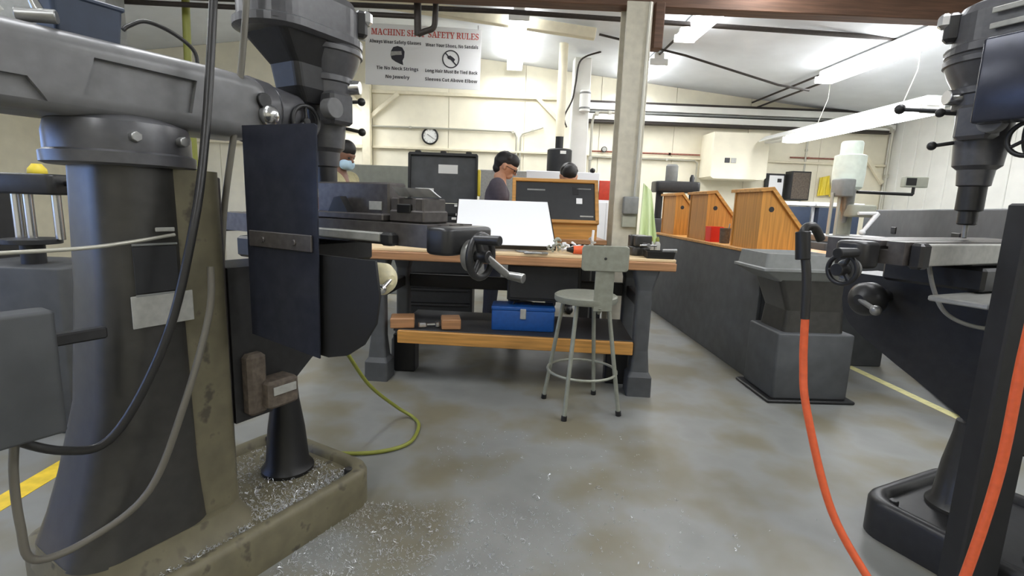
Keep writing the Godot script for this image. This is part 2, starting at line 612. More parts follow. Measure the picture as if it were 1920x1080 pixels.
	loft(st, [rr(0.06, 0.05, 0.02, 1.57, 4, 0, -(h - 0.09)), rr(0.075, 0.075, 0.025, 1.62, 4, 0, -(h - 0.10)), rr(0.08, 0.08, 0.025, 1.70, 4, 0, -(h - 0.11)), rr(0.12, 0.13, 0.04, 1.79, 4, 0, -(h - 0.14)), rr(0.13, 0.16, 0.05, 1.81, 4, 0, -(h - 0.15))], false)
	part("rear_casting", st, o.get("casting", M.black_iron), t)
	st = S()
	rings = []
	for r in [[0.02, 1.79], [0.0, 1.80], [0.0, 1.825], [0.014, 1.832], [0.014, 1.93], [0.03, 1.96], [0.06, 1.975]]:
		rings.append(rr(0.152 - r[0], 0.245 - r[0], 0.15, r[1], 10, 0, -(h - 0.1)))
	loft(st, rings, false)
	part("belt_housing", st, M.head, t)
	st = S()
	lathe(st, [Vector2(0.10, 1.96), Vector2(0.112, 1.97), Vector2(0.112, 2.16), Vector2(0.1, 2.18), Vector2(0.1, 2.26), Vector2(0.06, 2.29)], 28, at(v.call(0, 0, h - 0.19)))
	for q in 20:
		var b := Basis(Vector3.UP, TAU * q / 20)
		box(st, v.call(0, 2.06, h - 0.19) + b * Vector3(0.114, 0, 0), Vector3(0.014, 0.17, 0.006), 0.001, b)
	part("motor", st, M.head, t)
	st = S()
	box(st, v.call(0.09, 1.56, h - 0.02), Vector3(0.08, 0.12, 0.11), 0.012)
	part("feed_box", st, M.head, t)
	st = S()
	rod(st, v.call(0.11, 1.55, h - 0.08), v.call(0.155, 1.55, h - 0.08), 0.037, -1, 28)
	part("feed_cap", st, M.ram, t)
	st = S()
	ring(st, v.call(0.10, 1.49, h - 0.17), Vector3(1, 0, 0), 0.055, 0.008)
	for q in 3:
		var b := Basis(Vector3(1, 0, 0), TAU * q / 3)
		rod(st, v.call(0.10, 1.49, h - 0.17), v.call(0.10, 1.49, h - 0.17) + b * Vector3(0, 0.055, 0), 0.006)
	rod(st, v.call(0.03, 1.49, h - 0.17), v.call(0.11, 1.49, h - 0.17), 0.014)
	part("quill_wheel", st, M.black_iron, t)
	for l in [[0.07, 1.60, 0.05, 0.11, 1.605, 0.09], [0.05, 1.50, 0.06, 0.09, 1.49, 0.11], [-0.05, 1.56, 0.06, -0.10, 1.58, 0.11]]:
		st = S()
		rod(st, v.call(l[0], l[1], h + l[2]), v.call(l[3], l[4], h + l[5]), 0.007)
		ball(st, v.call(l[3], l[4], h + l[5]), 0.016)
		part("feed_lever", st, M.black_iron, t)
	st = S()
	rod(st, v.call(0.075, 1.655, h + 0.05), v.call(0.12, 1.655, h + 0.075), 0.03, 0.026)
	part("speed_dial", st, M.chrome, t)
	st = S()
	box(st, v.call(0.10, 1.90, h + 0.10), Vector3(0.05, 0.10, 0.05), 0.012, Basis(Vector3.UP, -0.6 * s))
	part("brake_bracket", st, M.black_iron, t)
	st = S()
	box(st, v.call(0.115, 1.925, h + 0.12), Vector3(0.045, 0.05, 0.04), 0.01, Basis(Vector3.UP, -0.6 * s))
	part("brake_cap", st, M.chrome, t)
	st = S()
	lathe(st, [Vector2(0.024, 1.20), Vector2(0.03, 1.205), Vector2(0.03, 1.25), Vector2(0.042, 1.255), Vector2(0.042, 1.34)], 24, at(v.call(0, 0, h)))
	part("spindle", st, M.black_iron, t)
	st = S()
	lathe(st, [Vector2(0.006, 1.151), Vector2(0.009, 1.154), Vector2(0.009, 1.2)], 14, at(v.call(0, 0, h)))
	part("end_mill", st, M.steel, t)
	# knee, saddle, table
	st = S()
	var turned := Basis(Vector3(0, 0, -1), Vector3(0, 1, 0), Vector3(1, 0, 0))
	var kp := [Vector2(0.205, 0.98), Vector2(0.82, 0.98), Vector2(0.83, 0.97), Vector2(0.83, 0.80), Vector2(0.80, 0.75), Vector2(0.70, 0.68), Vector2(0.52, 0.60), Vector2(0.40, 0.50), Vector2(0.34, 0.44), Vector2(0.205, 0.44)]
	if o.has("deep_knee"):
		kp = [Vector2(0.205, 0.98), Vector2(0.94, 0.98), Vector2(0.95, 0.97), Vector2(0.95, 0.86), Vector2(0.94, 0.81), Vector2(0.91, 0.765), Vector2(0.86, 0.725), Vector2(0.70, 0.635), Vector2(0.50, 0.53), Vector2(0.38, 0.45), Vector2(0.205, 0.44)]
	prism(st, kp, 0.21, at(Vector3.ZERO, turned))
	part("knee", st, M.black_iron, t)
	st = S()
	box(st, v.call(0, 1.02, 0.59), Vector3(0.42, 0.082, 0.32), 0.01)
	box(st, v.call(0, 1.055, 0.59), Vector3(0.3, 0.05, 0.18), 0.006)
	part("saddle", st, M.black_iron, t)
	st = S()
	var prof := [Vector2(0.47, 1.075), Vector2(0.47, 1.146)]
	for q in 3:
		var c := 0.53 + 0.06 * q
		prof.append_array([Vector2(c - 0.008, 1.146), Vector2(c - 0.008, 1.13), Vector2(c - 0.014, 1.13), Vector2(c - 0.014, 1.118), Vector2(c + 0.014, 1.118), Vector2(c + 0.014, 1.13), Vector2(c + 0.008, 1.13), Vector2(c + 0.008, 1.146)])
	prof.append_array([Vector2(0.71, 1.146), Vector2(0.71, 1.075)])
	var tw: float = o.get("table_end", 0.72) + 0.42
	prism(st, prof, tw, at(v.call(tw / 2 - 0.42, 0, 0), turned))
	part("work_table", st, M.table, t)
	st = S()
	var sb: Vector2 = o.get("scale_y", Vector2(1.085, 1.115))
	box(st, v.call(o.get("scale_at", 0.22), (sb.x + sb.y) / 2, 0.452), Vector3(o.get("scale_length", 0.66), sb.y - sb.x, 0.03), 0.004)
	part("scale_bar", st, M.scale, t)
	st = S()
	box(st, v.call(float(o.get("scale_at", 0.22)) + 0.36, (sb.x + sb.y) / 2 - 0.004, 0.452), Vector3(0.05, sb.y - sb.x + 0.012, 0.04), 0.008)
	part("scale_end_cap", st, M.black_iron, t)
	var te: float = o.get("table_end", 0.72)
	st = S()
	var bw: float = o.get("bracket", 0.25)
	rbox(st, v.call(te + 0.045, 1.10, 0.58), Vector3(0.10, 0.085, bw), 0.03, 0.012)
	part("table_end_bracket", st, M.black_iron, t)
	st = S()
	rbox(st, v.call(-0.46, 1.10, 0.59), Vector3(0.08, 0.075, 0.2), 0.03, 0.01)
	part("table_end_bracket", st, M.black_iron, t)
	# handwheel at the table's end
	var c0: Vector3 = v.call(te + 0.14, 1.055, 0.56)
	st = S()
	var wr: float = o.get("wheel", 0.066)
	ring(st, c0, Vector3(1, 0, 0), wr, wr / 6.0)
	for q in 3:
		var b := Basis(Vector3(1, 0, 0), TAU * q / 3 + 0.4)
		rod(st, c0, c0 + b * Vector3(0, wr, 0), wr / 7.0)
	rod(st, v.call(te + 0.08, 1.055, 0.56), v.call(te + 0.17, 1.055, 0.56), 0.02)
	var wheel := part("handwheel", st, M.black_iron, t)
	st = S()
	rod(st, v.call(te + 0.095, 1.055, 0.56), v.call(te + 0.125, 1.055, 0.56), wr * 0.76, wr * 0.7, 28)
	part("dial", st, M.steel, wheel)
	st = S()
	rod(st, c0 + Vector3(0, 0.055, 0.035), v.call(te + 0.23, 1.11, 0.525), 0.014, 0.016)
	part("crank_handle", st, M.black_iron, wheel)
	if not o.has("deep_knee"):
		ball_crank(t, v, te)
	# knee crank with cream dial
	st = S()
	rod(st, v.call(0.09, 0.90, 0.78), v.call(0.2, 0.90, 0.78), 0.03)
	part("crank_shaft", st, M.black_iron, t)
	st = S()
	lathe(st, [Vector2(0.055, 0), Vector2(0.066, 0.01), Vector2(0.066, 0.05), Vector2(0.05, 0.075), Vector2(0.02, 0.09)], 28, at(v.call(0.19, 0.895, 0.78), along(Vector3(s, 0, 0))))
	part("knee_dial", st, o.get("dial", M.cream), t)
	st = S()
	rod(st, v.call(0.27, 0.895, 0.78), v.call(0.30, 0.87, 0.70), 0.010)
	ball(st, v.call(0.30, 0.87, 0.70), 0.02)
	part("knee_crank", st, o.get("crank", M.chrome), t)
	# elevating screw and pedestal
	st = S()
	lathe(st, [Vector2(0.10, 0.12), Vector2(0.10, 0.135), Vector2(0.082, 0.16), Vector2(0.07, 0.3), Vector2(0.052, 0.42), Vector2(0.048, 0.47)], 28, at(v.call(0, 0, 0.47)))
	part("screw_pedestal", st, o.get("screw", M.black), t)
	st = S()
	rod(st, v.call(0, 0.46, 0.47), v.call(0, 0.62, 0.47), 0.03)
	part("elevating_screw", st, M.table, t)
	st = S()
	box(st, v.call(0.135, 0.53, 0.34), Vector3(0.10, 0.10, 0.12), 0.01)
	box(st, v.call(0.115, 0.57, 0.27), Vector3(0.06, 0.22, 0.07), 0.012)
	part("knee_lock", st, M.grime, t)
	st = S()
	box(st, v.call(0.187, 0.545, 0.34), Vector3(0.004, 0.03, 0.09), 0.001)
	part("lock_label", st, M.plate, t)
	return t

# a crumpled rag
func crumple(st: SurfaceTool, c: Vector3, w: float, h: float, seed_: int) -> void:
	var rng := RandomNumberGenerator.new()
	rng.seed = seed_
	var b := []
	for i in 16:
		var a := rng.randf() * TAU
		var d := sqrt(rng.randf()) * w
		var p := c + Vector3(cos(a) * d, 0.008 + rng.randf() * h * (1.0 - 0.6 * d / w), sin(a) * d * 0.6)
		b.append([p, p + Vector3(rng.randf() - 0.5, (rng.randf() - 0.5) * 0.5, rng.randf() - 0.5) * w * 0.9, 0.009, 0.006])
	nets(st, b, 0.005, 0.012, c.y + 0.001)

# a person standing at pos, facing -z before the turn; arms = [elbow, wrist] for left and right
func person(label: String, pos: Vector3, turn: float, arms: Array, nod: float, shirt: Material, o := {}) -> Node3D:
	var t := thing("person", label, "person", pos, turn)
	var lean: float = o.get("lean", 0.0)
	var lb := Basis(Vector3(1, 0, 0), -lean)
	var up := func(p: Vector3) -> Vector3: return lb * (p - Vector3(0, 0.95, 0)) + Vector3(0, 0.95, 0)
	var neck: Vector3 = up.call(Vector3(0, 1.46, 0.01))
	var hb := Basis(Vector3(1, 0, 0), -nod - lean)
	var hd := func(p: Vector3) -> Vector3: return neck + hb * (p - Vector3(0, 1.46, 0.01))
	var st := S()
	var body := [
		[Vector3(0, 0.98, 0), up.call(Vector3(0, 1.32, 0)), 0.10, 0.105],
		[up.call(Vector3(-0.15, 1.385, 0.01)), up.call(Vector3(0.15, 1.385, 0.01)), 0.055, 0.055],
		[up.call(Vector3(0, 1.36, 0.01)), hd.call(Vector3(0, 1.54, 0.0)), 0.06, 0.052],
	]
	for q in [-1, 1]:
		body.append([Vector3(q * 0.09, 0.93, 0), Vector3(q * 0.10, 0.50, -0.01), 0.085, 0.058])
		body.append([Vector3(q * 0.10, 0.50, -0.01), Vector3(q * 0.10, 0.09, 0.02), 0.056, 0.038])
	var sh := []
	for q in 2:
		var sd := -1.0 if q == 0 else 1.0
		var s0: Vector3 = up.call(Vector3(sd * 0.185, 1.38, 0.01))
		var e: Vector3 = arms[q][0]
		var w: Vector3 = arms[q][1]
		body.append([s0, e, 0.05, 0.041])
		body.append([e, w, 0.041, 0.027])
		sh.append([s0, s0.lerp(e, 0.48), 0.066, 0.062])
	nets(st, body, 0.014, 0.05)
	var head := [
		[hd.call(Vector3(0, 1.61, 0.02)), hd.call(Vector3(0, 1.61, -0.03)), 0.084, 0.078],
		[hd.call(Vector3(0, 1.56, -0.03)), hd.call(Vector3(0, 1.525, -0.065)), 0.062, 0.034],
		[hd.call(Vector3(0, 1.59, -0.102)), hd.call(Vector3(0, 1.565, -0.118)), 0.009, 0.014],
		[hd.call(Vector3(-0.03, 1.612, -0.095)), hd.call(Vector3(0.03, 1.612, -0.095)), 0.014, 0.014],
		[hd.call(Vector3(-0.018, 1.535, -0.092)), hd.call(Vector3(0.018, 1.535, -0.092)), 0.01, 0.01],
		[hd.call(Vector3(0, 1.48, 0.01)), hd.call(Vector3(0, 1.56, 0.0)), 0.054, 0.05],
	]
	for q in [-1, 1]:
		head.append([hd.call(Vector3(q * 0.082, 1.595, 0.01)), hd.call(Vector3(q * 0.084, 1.565, 0.0)), 0.017, 0.011])
	nets(st, head, 0.006, 0.02)
	# hands: a palm, four bent fingers and a thumb from its side
	for q in 2:
		var e: Vector3 = arms[q][0]
		var w: Vector3 = arms[q][1]
		var d := (w - e).normalized()
		var side := d.cross(Vector3.UP).normalized() * (1.0 if q == 0 else -1.0)
		var dn := d.cross(side).normalized()
		if dn.y > 0:
			dn = -dn
		var hand := [[w - d * 0.01, w + d * 0.05, 0.024, 0.018]]
		for k in 4:
			var x := (k - 1.5) * 0.019
			var ln: float = [0.066, 0.074, 0.068, 0.054][k]
			var k0 := w + d * 0.075 + side * x
			var k1 := k0 + d * ln * 0.45 + dn * ln * 0.18
			var k2 := k1 + d * ln * 0.2 + dn * ln * 0.42
			hand.append([w + d * 0.02 + side * x * 0.7, k0, 0.014, 0.0105])
			hand.append([k0, k1, 0.0098, 0.009])
			hand.append([k1, k2, 0.009, 0.0078])
		var th := w + d * 0.015 - side * 0.022
		hand.append([th, th + d * 0.032 - side * 0.022 + dn * 0.012, 0.0125, 0.0105])
		hand.append([th + d * 0.032 - side * 0.022 + dn * 0.012, th + d * 0.062 - side * 0.024 + dn * 0.022, 0.0105, 0.009])
		nets(st, hand, 0.0045, 0.007)
	part("body", st, o.get("skin", M.skin), t)
	# clothes follow the body
	st = S()
	var torso := [
		[up.call(Vector3(-0.06, 1.0, 0)), up.call(Vector3(-0.075, 1.30, 0)), 0.115, 0.118],
		[up.call(Vector3(0.06, 1.0, 0)), up.call(Vector3(0.075, 1.30, 0)), 0.115, 0.118],
		[up.call(Vector3(-0.15, 1.385, 0.01)), up.call(Vector3(0.15, 1.385, 0.01)), 0.07, 0.07],
	]
	torso.append_array(sh)
	nets(st, torso, 0.013, 0.05, 0.93, 1.47)
	part("shirt", st, shirt, t)
	st = S()
	var legs := []
	for q in [-1, 1]:
		legs.append([Vector3(q * 0.07, 0.96, 0), Vector3(q * 0.08, 0.86, 0), 0.112, 0.105])
		legs.append([Vector3(q * 0.09, 0.86, 0), Vector3(q * 0.10, 0.50, -0.01), 0.097, 0.074])
		legs.append([Vector3(q * 0.10, 0.50, -0.01), Vector3(q * 0.10, 0.08, 0.02), 0.074, 0.062])
	nets(st, legs, 0.016, 0.03, 0.055, 1.0)
	part("trousers", st, M.jeans, t)
	for q in [-1, 1]:
		st = S()
		nets(st, [[Vector3(q * 0.10, 0.05, 0.04), Vector3(q * 0.105, 0.045, -0.14), 0.047, 0.042], [Vector3(q * 0.10, 0.05, 0.03), Vector3(q * 0.10, 0.10, 0.02), 0.047, 0.044]], 0.01, 0.03, 0.0)
		part("shoe", st, M.black, t)
	st = S()
	var hair := [
		[hd.call(Vector3(0, 1.635, 0.03)), hd.call(Vector3(0, 1.655, -0.035)), 0.094, 0.08],
		[hd.call(Vector3(0, 1.60, 0.045)), hd.call(Vector3(0, 1.55, 0.055)), 0.084, 0.055],
	]
	var rng := RandomNumberGenerator.new()
	rng.seed = 5
	for q in 26:
		var a := rng.randf() * TAU
		var b := rng.randf_range(0.25, 1.3)
		var p := Vector3(cos(a) * cos(b) * 0.08, 1.638 + sin(b) * 0.075, 0.012 + sin(a) * cos(b) * 0.09)
		hair.append([hd.call(p), hd.call(p + Vector3(0, 0.004, 0)), 0.02, 0.018])
	nets(st, hair, 0.006, 0.012)
	part("hair", st, M.hair, t)
	for q in [-1, 1]:
		st = S()
		ball(st, hd.call(Vector3(q * 0.031, 1.592, -0.097)), 0.011)
		part("eye", st, M.black, t)
	if o.get("glasses", false):
		st = S()
		for q in [-1, 1]:
			ring(st, hd.call(Vector3(q * 0.033, 1.588, -0.118)), hb * Vector3(0, 0, 1), 0.025, 0.0035, 16)
			rod(st, hd.call(Vector3(q * 0.058, 1.592, -0.116)), hd.call(Vector3(q * 0.086, 1.595, 0.0)), 0.003)
		rod(st, hd.call(Vector3(-0.01, 1.59, -0.122)), hd.call(Vector3(0.01, 1.59, -0.122)), 0.003)
		part("glasses", st, M.black, t)
	if o.get("mask", false):
		st = S()
		nets(st, [[hd.call(Vector3(-0.035, 1.528, -0.068)), hd.call(Vector3(0.035, 1.528, -0.068)), 0.045, 0.045], [hd.call(Vector3(0, 1.56, -0.107)), hd.call(Vector3(0, 1.515, -0.095)), 0.018, 0.024]], 0.006, 0.02)
		part("face_mask", st, M.mask, t)
	return t
#NEXT
func ceil_y(x: float) -> float:
	return 3.43 - 0.1 * x if x > -3.0 else 3.73 + 0.13 * (x + 3.0)

# hanging cloth: a thin closed sheet with folds
func drape(st: SurfaceTool, top: Array, bottom: Array, waves: float, depth: float, thick := 0.012) -> void:
	var rings := []
	for k in 11:
		var t := k / 10.0
		var a: Vector3 = top[0].lerp(bottom[0], t)
		var b: Vector3 = top[1].lerp(bottom[1], t)
		var nrm := (b - a).cross(Vector3.UP).normalized()
		var rg := PackedVector3Array()
		var fronts := PackedVector3Array()
		for i in 25:
			var u := i / 24.0
			fronts.append(a.lerp(b, u) + nrm * (sin(u * waves * TAU + t) * depth * (0.3 + 0.7 * t) + sin(u * 17.0 + t * 5.0) * depth * 0.2))
		for i in 25:
			rg.append(fronts[i] + nrm * thick * 0.5)
		for i in 25:
			rg.append(fronts[24 - i] - nrm * thick * 0.5)
		rings.append(rg)
	loft(st, rings, true)

func slant_box(label: String, z: float, x := 1.9, w := 0.45) -> void:
	var t := thing("slant_top_case", label, "wooden case", Vector3(x, 0.945, z), 0.0, "slant topped wooden cases")
	var st := S()
	prism(st, [Vector2(0, 0), Vector2(0, 0.425), Vector2(0.05, 0.43), Vector2(0.30, 0.14), Vector2(0.30, 0)], w - 0.05)
	part("case_body", st, M.wood_up, t)
	for e in [-1, 1]:
		st = S()
		prism(st, [Vector2(-0.006, 0), Vector2(-0.006, 0.43), Vector2(0.05, 0.435), Vector2(0.306, 0.14), Vector2(0.306, 0)], 0.022, at(Vector3(0, 0, e * (w / 2 - 0.011))))
		part("side_board", st, M.wood_up, t)
	st = S()
	prism(st, [Vector2(-0.03, 0.425), Vector2(-0.03, 0.45), Vector2(0.065, 0.462), Vector2(0.36, 0.118), Vector2(0.345, 0.098), Vector2(0.055, 0.435)], w + 0.04)
	part("lid", st, M.wood, t)
	st = S()
	rod(st, Vector3(0.07, 0.30, w / 2 - 0.005), Vector3(0.07, 0.30, w / 2 + 0.004), 0.02, -1, 20)
	part("finger_hole", st, M.dark, t)

func chips(label: String, count: int, seed_: int, where: Callable) -> void:
	var st := S()
	var rings := []
	for i in 8:
		var a := i * 0.55
		var c := Vector3(cos(a) * 0.45, 0.22 + 0.05 * i, sin(a) * 0.45)
		var up := Vector3(0, 0.11, 0)
		var rr_ := Vector3(cos(a), 0, sin(a)) * 0.03
		rings.append(PackedVector3Array([c - up - rr_, c - up + rr_, c + up + rr_, c + up - rr_]))
	loft(st, rings, false)
	st.generate_normals()
	var mm := MultiMesh.new()
	mm.transform_format = MultiMesh.TRANSFORM_3D
	mm.mesh = st.commit()
	mm.instance_count = count
	var rng := RandomNumberGenerator.new()
	rng.seed = seed_
	for i in count:
		var p: Vector3 = where.call(rng)
		var size := rng.randf_range(0.0025, 0.009) * (1.9 if rng.randf() < 0.10 else 1.0)
		var b := Basis(Vector3(rng.randf() - 0.5, rng.randf() - 0.5, rng.randf() - 0.5).normalized(), rng.randf() * TAU)
		mm.set_instance_transform(i, Transform3D(b * Basis.from_scale(Vector3(size, size * 0.8, size * rng.randf_range(0.5, 2.2))), p + Vector3(0, size * 0.45, 0)))
	var o := MultiMeshInstance3D.new()
	o.multimesh = mm
	o.material_override = M.chip
	o.name = numbered("metal_chips")
	add_child(o)
	tag(o, label, "metal chips")
	o.set_meta("kind", "stuff")

func pipe(called: String, label: String, category: String, pts: Array, r: float, m: Material, group := "") -> MeshInstance3D:
	var st := S()
	tube(st, pts, r, 10)
	return tag(part(called, st, m), label, category, group)

func conduit(label: String, pts: Array, r: float, m: Material, clips := 3) -> void:
	var t := thing("conduit", label, "conduit")
	var st := S()
	tube(st, pts, r, 10)
	part("pipe_run", st, m, t)
	for i in clips:
		var k := int((i + 0.5) / clips * (pts.size() - 1))
		var p: Vector3 = pts[k].lerp(pts[k + 1], 0.5)
		st = S()
		box(st, p, Vector3(r * 2.6, r * 2.6, r * 2.6), 0.003)
		part("clip", st, m, t)

func _ready() -> void:
	# camera, sky, exposure
	var cam := Camera3D.new()
	cam.name = "camera"
	cam.fov = rad_to_deg(2 * atan(540.0 / 950.0))
	cam.position = Vector3(0, 1.22, 0)
	cam.rotation = Vector3(-0.1645, -0.0247, 0.035)
	cam.near = 0.05
	add_child(cam)
	var env := Environment.new()
	var sky := Sky.new()
	var psm := ProceduralSkyMaterial.new()
	psm.sky_top_color = Color(0.30, 0.50, 0.95)
	psm.sky_horizon_color = Color(0.62, 0.76, 1.0)
	psm.ground_bottom_color = Color(0.30, 0.30, 0.30)
	psm.ground_horizon_color = Color(0.55, 0.62, 0.72)
	sky.sky_material = psm
	env.background_mode = Environment.BG_SKY
	env.sky = sky
	env.background_energy_multiplier = 5.0
	env.tonemap_mode = Environment.TONE_MAPPER_LINEAR
	env.tonemap_exposure = 1.3
	env.sdfgi_enabled = true
	env.ssao_enabled = true
	env.ssil_enabled = true
	var we := WorldEnvironment.new()
	we.name = "world_environment"
	we.environment = env
	add_child(we)
	materials()
	# strip lights under the roof
	var E := 2.2
	strip_light("long strip light under the roof, right of the cream column", 1.97, 3.13, -3.6, -6.0, E)
	strip_light("strip light at the far gable, just right of the cream column", 1.97, 3.13, -6.9, -8.3, E * 0.6)
	strip_light("bright strip light along the right roof slope", 4.02, 2.93, -4.3, -6.7, E)
	strip_light("chain hung strip light with a white reflector, lowest of all", 4.02, 2.27, -4.9, -7.3, E, true, 0.73, 0.6)
	strip_light("strip light right of the safety rules banner", 0.125, 3.33, -6.1, -8.3, E)
	strip_light("strip light left of the banner behind the mill head", -2.55, 2.86, -6.9, -8.2, E * 0.6, true, 0.72)
	for p in [["strip light under the roof straight over the left mill", -1.2, 3.42, -0.6, -3.0], ["strip light under the roof near side of the timber beam, over the aisle", 1.97, 3.13, -0.4, -2.8], ["strip light under the low roof over the right mill", 4.02, 2.93, -0.2, -2.6], ["strip light under the left roof slope beside the grey partition", -4.6, 3.42, -2.0, -4.1], ["strip light under the ridge near the front wall", -1.2, 3.42, 2.9, 0.5], ["strip light under the left roof slope near the front wall", -4.6, 3.42, 2.4, 0.0], ["strip light under the right roof slope near the front wall", 3.4, 3.0, 2.9, 0.5]]:
		strip_light(p[0], p[1], p[2], p[3], p[4], E)
	setting()
	machines()
	benches()
	background()
	small_things()

func setting() -> void:
	var st := S()
	plain(st, Vector3(-7.2, -0.2, -8.8), Vector3(6.6, 0, 4.2))
	var floor_ := struct("floor", st, M.floor)
	st = S()
	plain(st, Vector3(-1.97, 0.0, -8.0), Vector3(-1.87, 0.002, 3.0))
	struct("floor_line", st, M.line, floor_)
	st = S()
	plain(st, Vector3(2.85, 0.0, -8.0), Vector3(2.92, 0.002, 3.0))
	struct("floor_line", st, M.line_pale, floor_)
	# gable wall behind, clad in sheets
	st = S()
	prism(st, [Vector2(-7.2, -0.2), Vector2(6.6, -0.2), Vector2(6.6, 2.86), Vector2(-3, 3.86), Vector2(-7.2, 3.3)], 0.2, at(Vector3(0, 0, -8.63)))
	var wb := struct("wall_back", st, M.wall)
	for i in 11:
		var x0 := -7.0 + i * 1.22
		var x1 := minf(x0 + 1.213, 6.3)
		st = S()
		var poly := [Vector2(x0, 0), Vector2(x1, 0), Vector2(x1, ceil_y(x1) - 0.004), Vector2(x0, ceil_y(x0) - 0.004)]
		if x0 < -3.0 and x1 > -3.0:
			poly.insert(3, Vector2(-3, 3.726))
		prism(st, poly, 0.03, at(Vector3(0, 0, -8.515)))
		struct("panel", st, M.wall, wb)
	# right wall: ribbed sheets
	st = S()
	plain(st, Vector3(6.34, -0.2, -8.8), Vector3(6.6, 2.9, 4.2))
	var wr := struct("wall_right", st, M.white_wall)
	for i in 41:
		st = S()
		box(st, Vector3(6.33, 1.4, -8.35 + i * 0.305), Vector3(0.03, 2.8, 0.298), 0.008)
		struct("panel", st, M.white_wall, wr)
	# left wall with two window openings; wall behind the camera
	st = S()
	var zs := [-8.8, -6.0, -4.4, -2.4, 2.4, 4.2]
	for i in 5:
		if i % 2 == 0:
			plain(st, Vector3(-7.2, -0.2, zs[i]), Vector3(-7.0, 3.4, zs[i + 1]))
		else:
			plain(st, Vector3(-7.2, -0.2, zs[i]), Vector3(-7.0, 0.9, zs[i + 1]))
			plain(st, Vector3(-7.2, 2.3, zs[i]), Vector3(-7.0, 3.4, zs[i + 1]))
	struct("wall_left", st, M.wall)
	for k in [1, 3]:
		var z0: float = zs[k]
		var z1: float = zs[k + 1]
		st = S()
		for e in [z0 + 0.03, (z0 + z1) / 2, z1 - 0.03]:
			box(st, Vector3(-7.1, 1.6, e), Vector3(0.08, 1.4, 0.06))
		for e in [0.93, 2.27]:
			box(st, Vector3(-7.1, e, (z0 + z1) / 2), Vector3(0.08, 0.06, z1 - z0))
		var w := struct("window_%d" % (1 if k == 1 else 2), st, M.fixture)
		var gl := StandardMaterial3D.new()
		gl.albedo_color = Color(0.9, 0.95, 1.0, 0.06)
		gl.transparency = BaseMaterial3D.TRANSPARENCY_ALPHA
		gl.roughness = 0.02
		for h in 2:
			var a := z0 + 0.06 if h == 0 else (z0 + z1) / 2 + 0.03
			var b := (z0 + z1) / 2 - 0.03 if h == 0 else z1 - 0.06
			st = S()
			plain(st, Vector3(-7.103, 0.96, a), Vector3(-7.097, 2.24, b))
			struct("pane", st, gl, w)
	st = S()
	plain(st, Vector3(-7.2, -0.2, 4.0), Vector3(6.6, 3.9, 4.2))
	struct("wall_front", st, M.wall)
	st = S()
	var p := [Vector2(-7.3, ceil_y(-7.3)), Vector2(-3, 3.73), Vector2(6.7, ceil_y(6.7)), Vector2(6.7, ceil_y(6.7) + 0.15), Vector2(-3, 3.88), Vector2(-7.3, ceil_y(-7.3) + 0.15)]
	prism(st, p, 13.2, at(Vector3(0, 0, -2.3)))
	struct("ceiling", st, M.ceiling)
	# frame: near timber beam, cream column, white post at the gable, girts and braces
	st = S()
	box(st, Vector3(1.5, 2.905, -4.3), Vector3(9.6, 0.27, 0.14), 0.006)
	struct("trim_1", st, M.beam)
	st = S()
	box(st, Vector3(1.17, 2.62, -4.22), Vector3(0.075, 0.34, 0.1), 0.006)
	struct("trim_2", st, M.beam)
	var col := Node3D.new()
	col.name = "column"
	col.set_meta("kind", "structure")
	add_child(col)
	st = S()
	box(st, Vector3(1.005, 1.39, -4.15), Vector3(0.2, 2.77, 0.014), 0.003)
	struct("flange", st, M.column, col)
	st = S()
	box(st, Vector3(1.005, 1.39, -4.35), Vector3(0.2, 2.77, 0.014), 0.003)
	struct("flange", st, M.column, col)
	st = S()
	box(st, Vector3(1.005, 1.39, -4.25), Vector3(0.012, 2.77, 0.19), 0.003)
	struct("web", st, M.column, col)
	st = S()
	box(st, Vector3(1.06, 1.6, -7.5), Vector3(0.24, 3.3, 0.2), 0.012)
	struct("column_001", st, M.white_wall)
	st = S()
	box(st, Vector3(-2.19, 1.5, -8.42), Vector3(0.13, 3.0, 0.12), 0.006)
	struct("trim_3", st, M.trim)
	var n := 4
	for g in [[-2.12, 0.9, 2.90, 0.05], [-7.0, -2.26, 2.32, 0.06], [-7.0, -2.26, 2.05, 0.06], [-2.12, 6.3, 2.05, 0.035], [-7, -2.26, 2.9, 0.06]]:
		st = S()
		box(st, Vector3((g[0] + g[1]) / 2, g[2], -8.475), Vector3(g[1] - g[0], g[3], 0.06), 0.004)
		struct("trim_%d" % n, st, M.trim)
		n += 1
	for b in [[Vector3(-2.15, 2.50, -8.44), Vector3(-1.70, 2.88, -8.44)], [Vector3(0.50, 2.90, -8.44), Vector3(0.93, 2.50, -8.44)], [Vector3(-2.23, 2.60, -8.42), Vector3(-2.75, 3.15, -8.42)], [Vector3(5.75, 2.38, -8.40), Vector3(6.24, 1.76, -8.40)]]:
		st = S()
		bar(st, b[0], b[1], 0.06, 0.05)
		struct("trim_%d" % n, st, M.trim)
		n += 1
	# white ledge with dark rails across the gable, right of the white post
	for l in [[2.79, 0.10, 0.16, M.white_wall], [2.63, 0.09, 0.2, M.white_wall], [2.86, 0.035, 0.12, M.pipe], [2.715, 0.03, 0.12, M.grey], [2.565, 0.04, 0.16, M.pipe]]:
		st = S()
		box(st, Vector3(3.76, l[0], -8.40), Vector3(5.0, l[1], l[2]), 0.004)
		struct("trim_%d" % n, st, l[3])
		n += 1
	# roof purlin and grey soffit at the left
	st = S()
	box(st, Vector3(-1.0, 3.44, -6.4), Vector3(4.1, 0.12, 0.1), 0.006, Basis(Vector3(0, 0, 1), -0.0997))
	struct("trim_%d" % n, st, M.trim)
	st = S()
	plain(st, Vector3(-6.9, 2.25, -4.4), Vector3(-3.05, 3.1, -4.2))
	struct("wall_partition", st, M.grey)

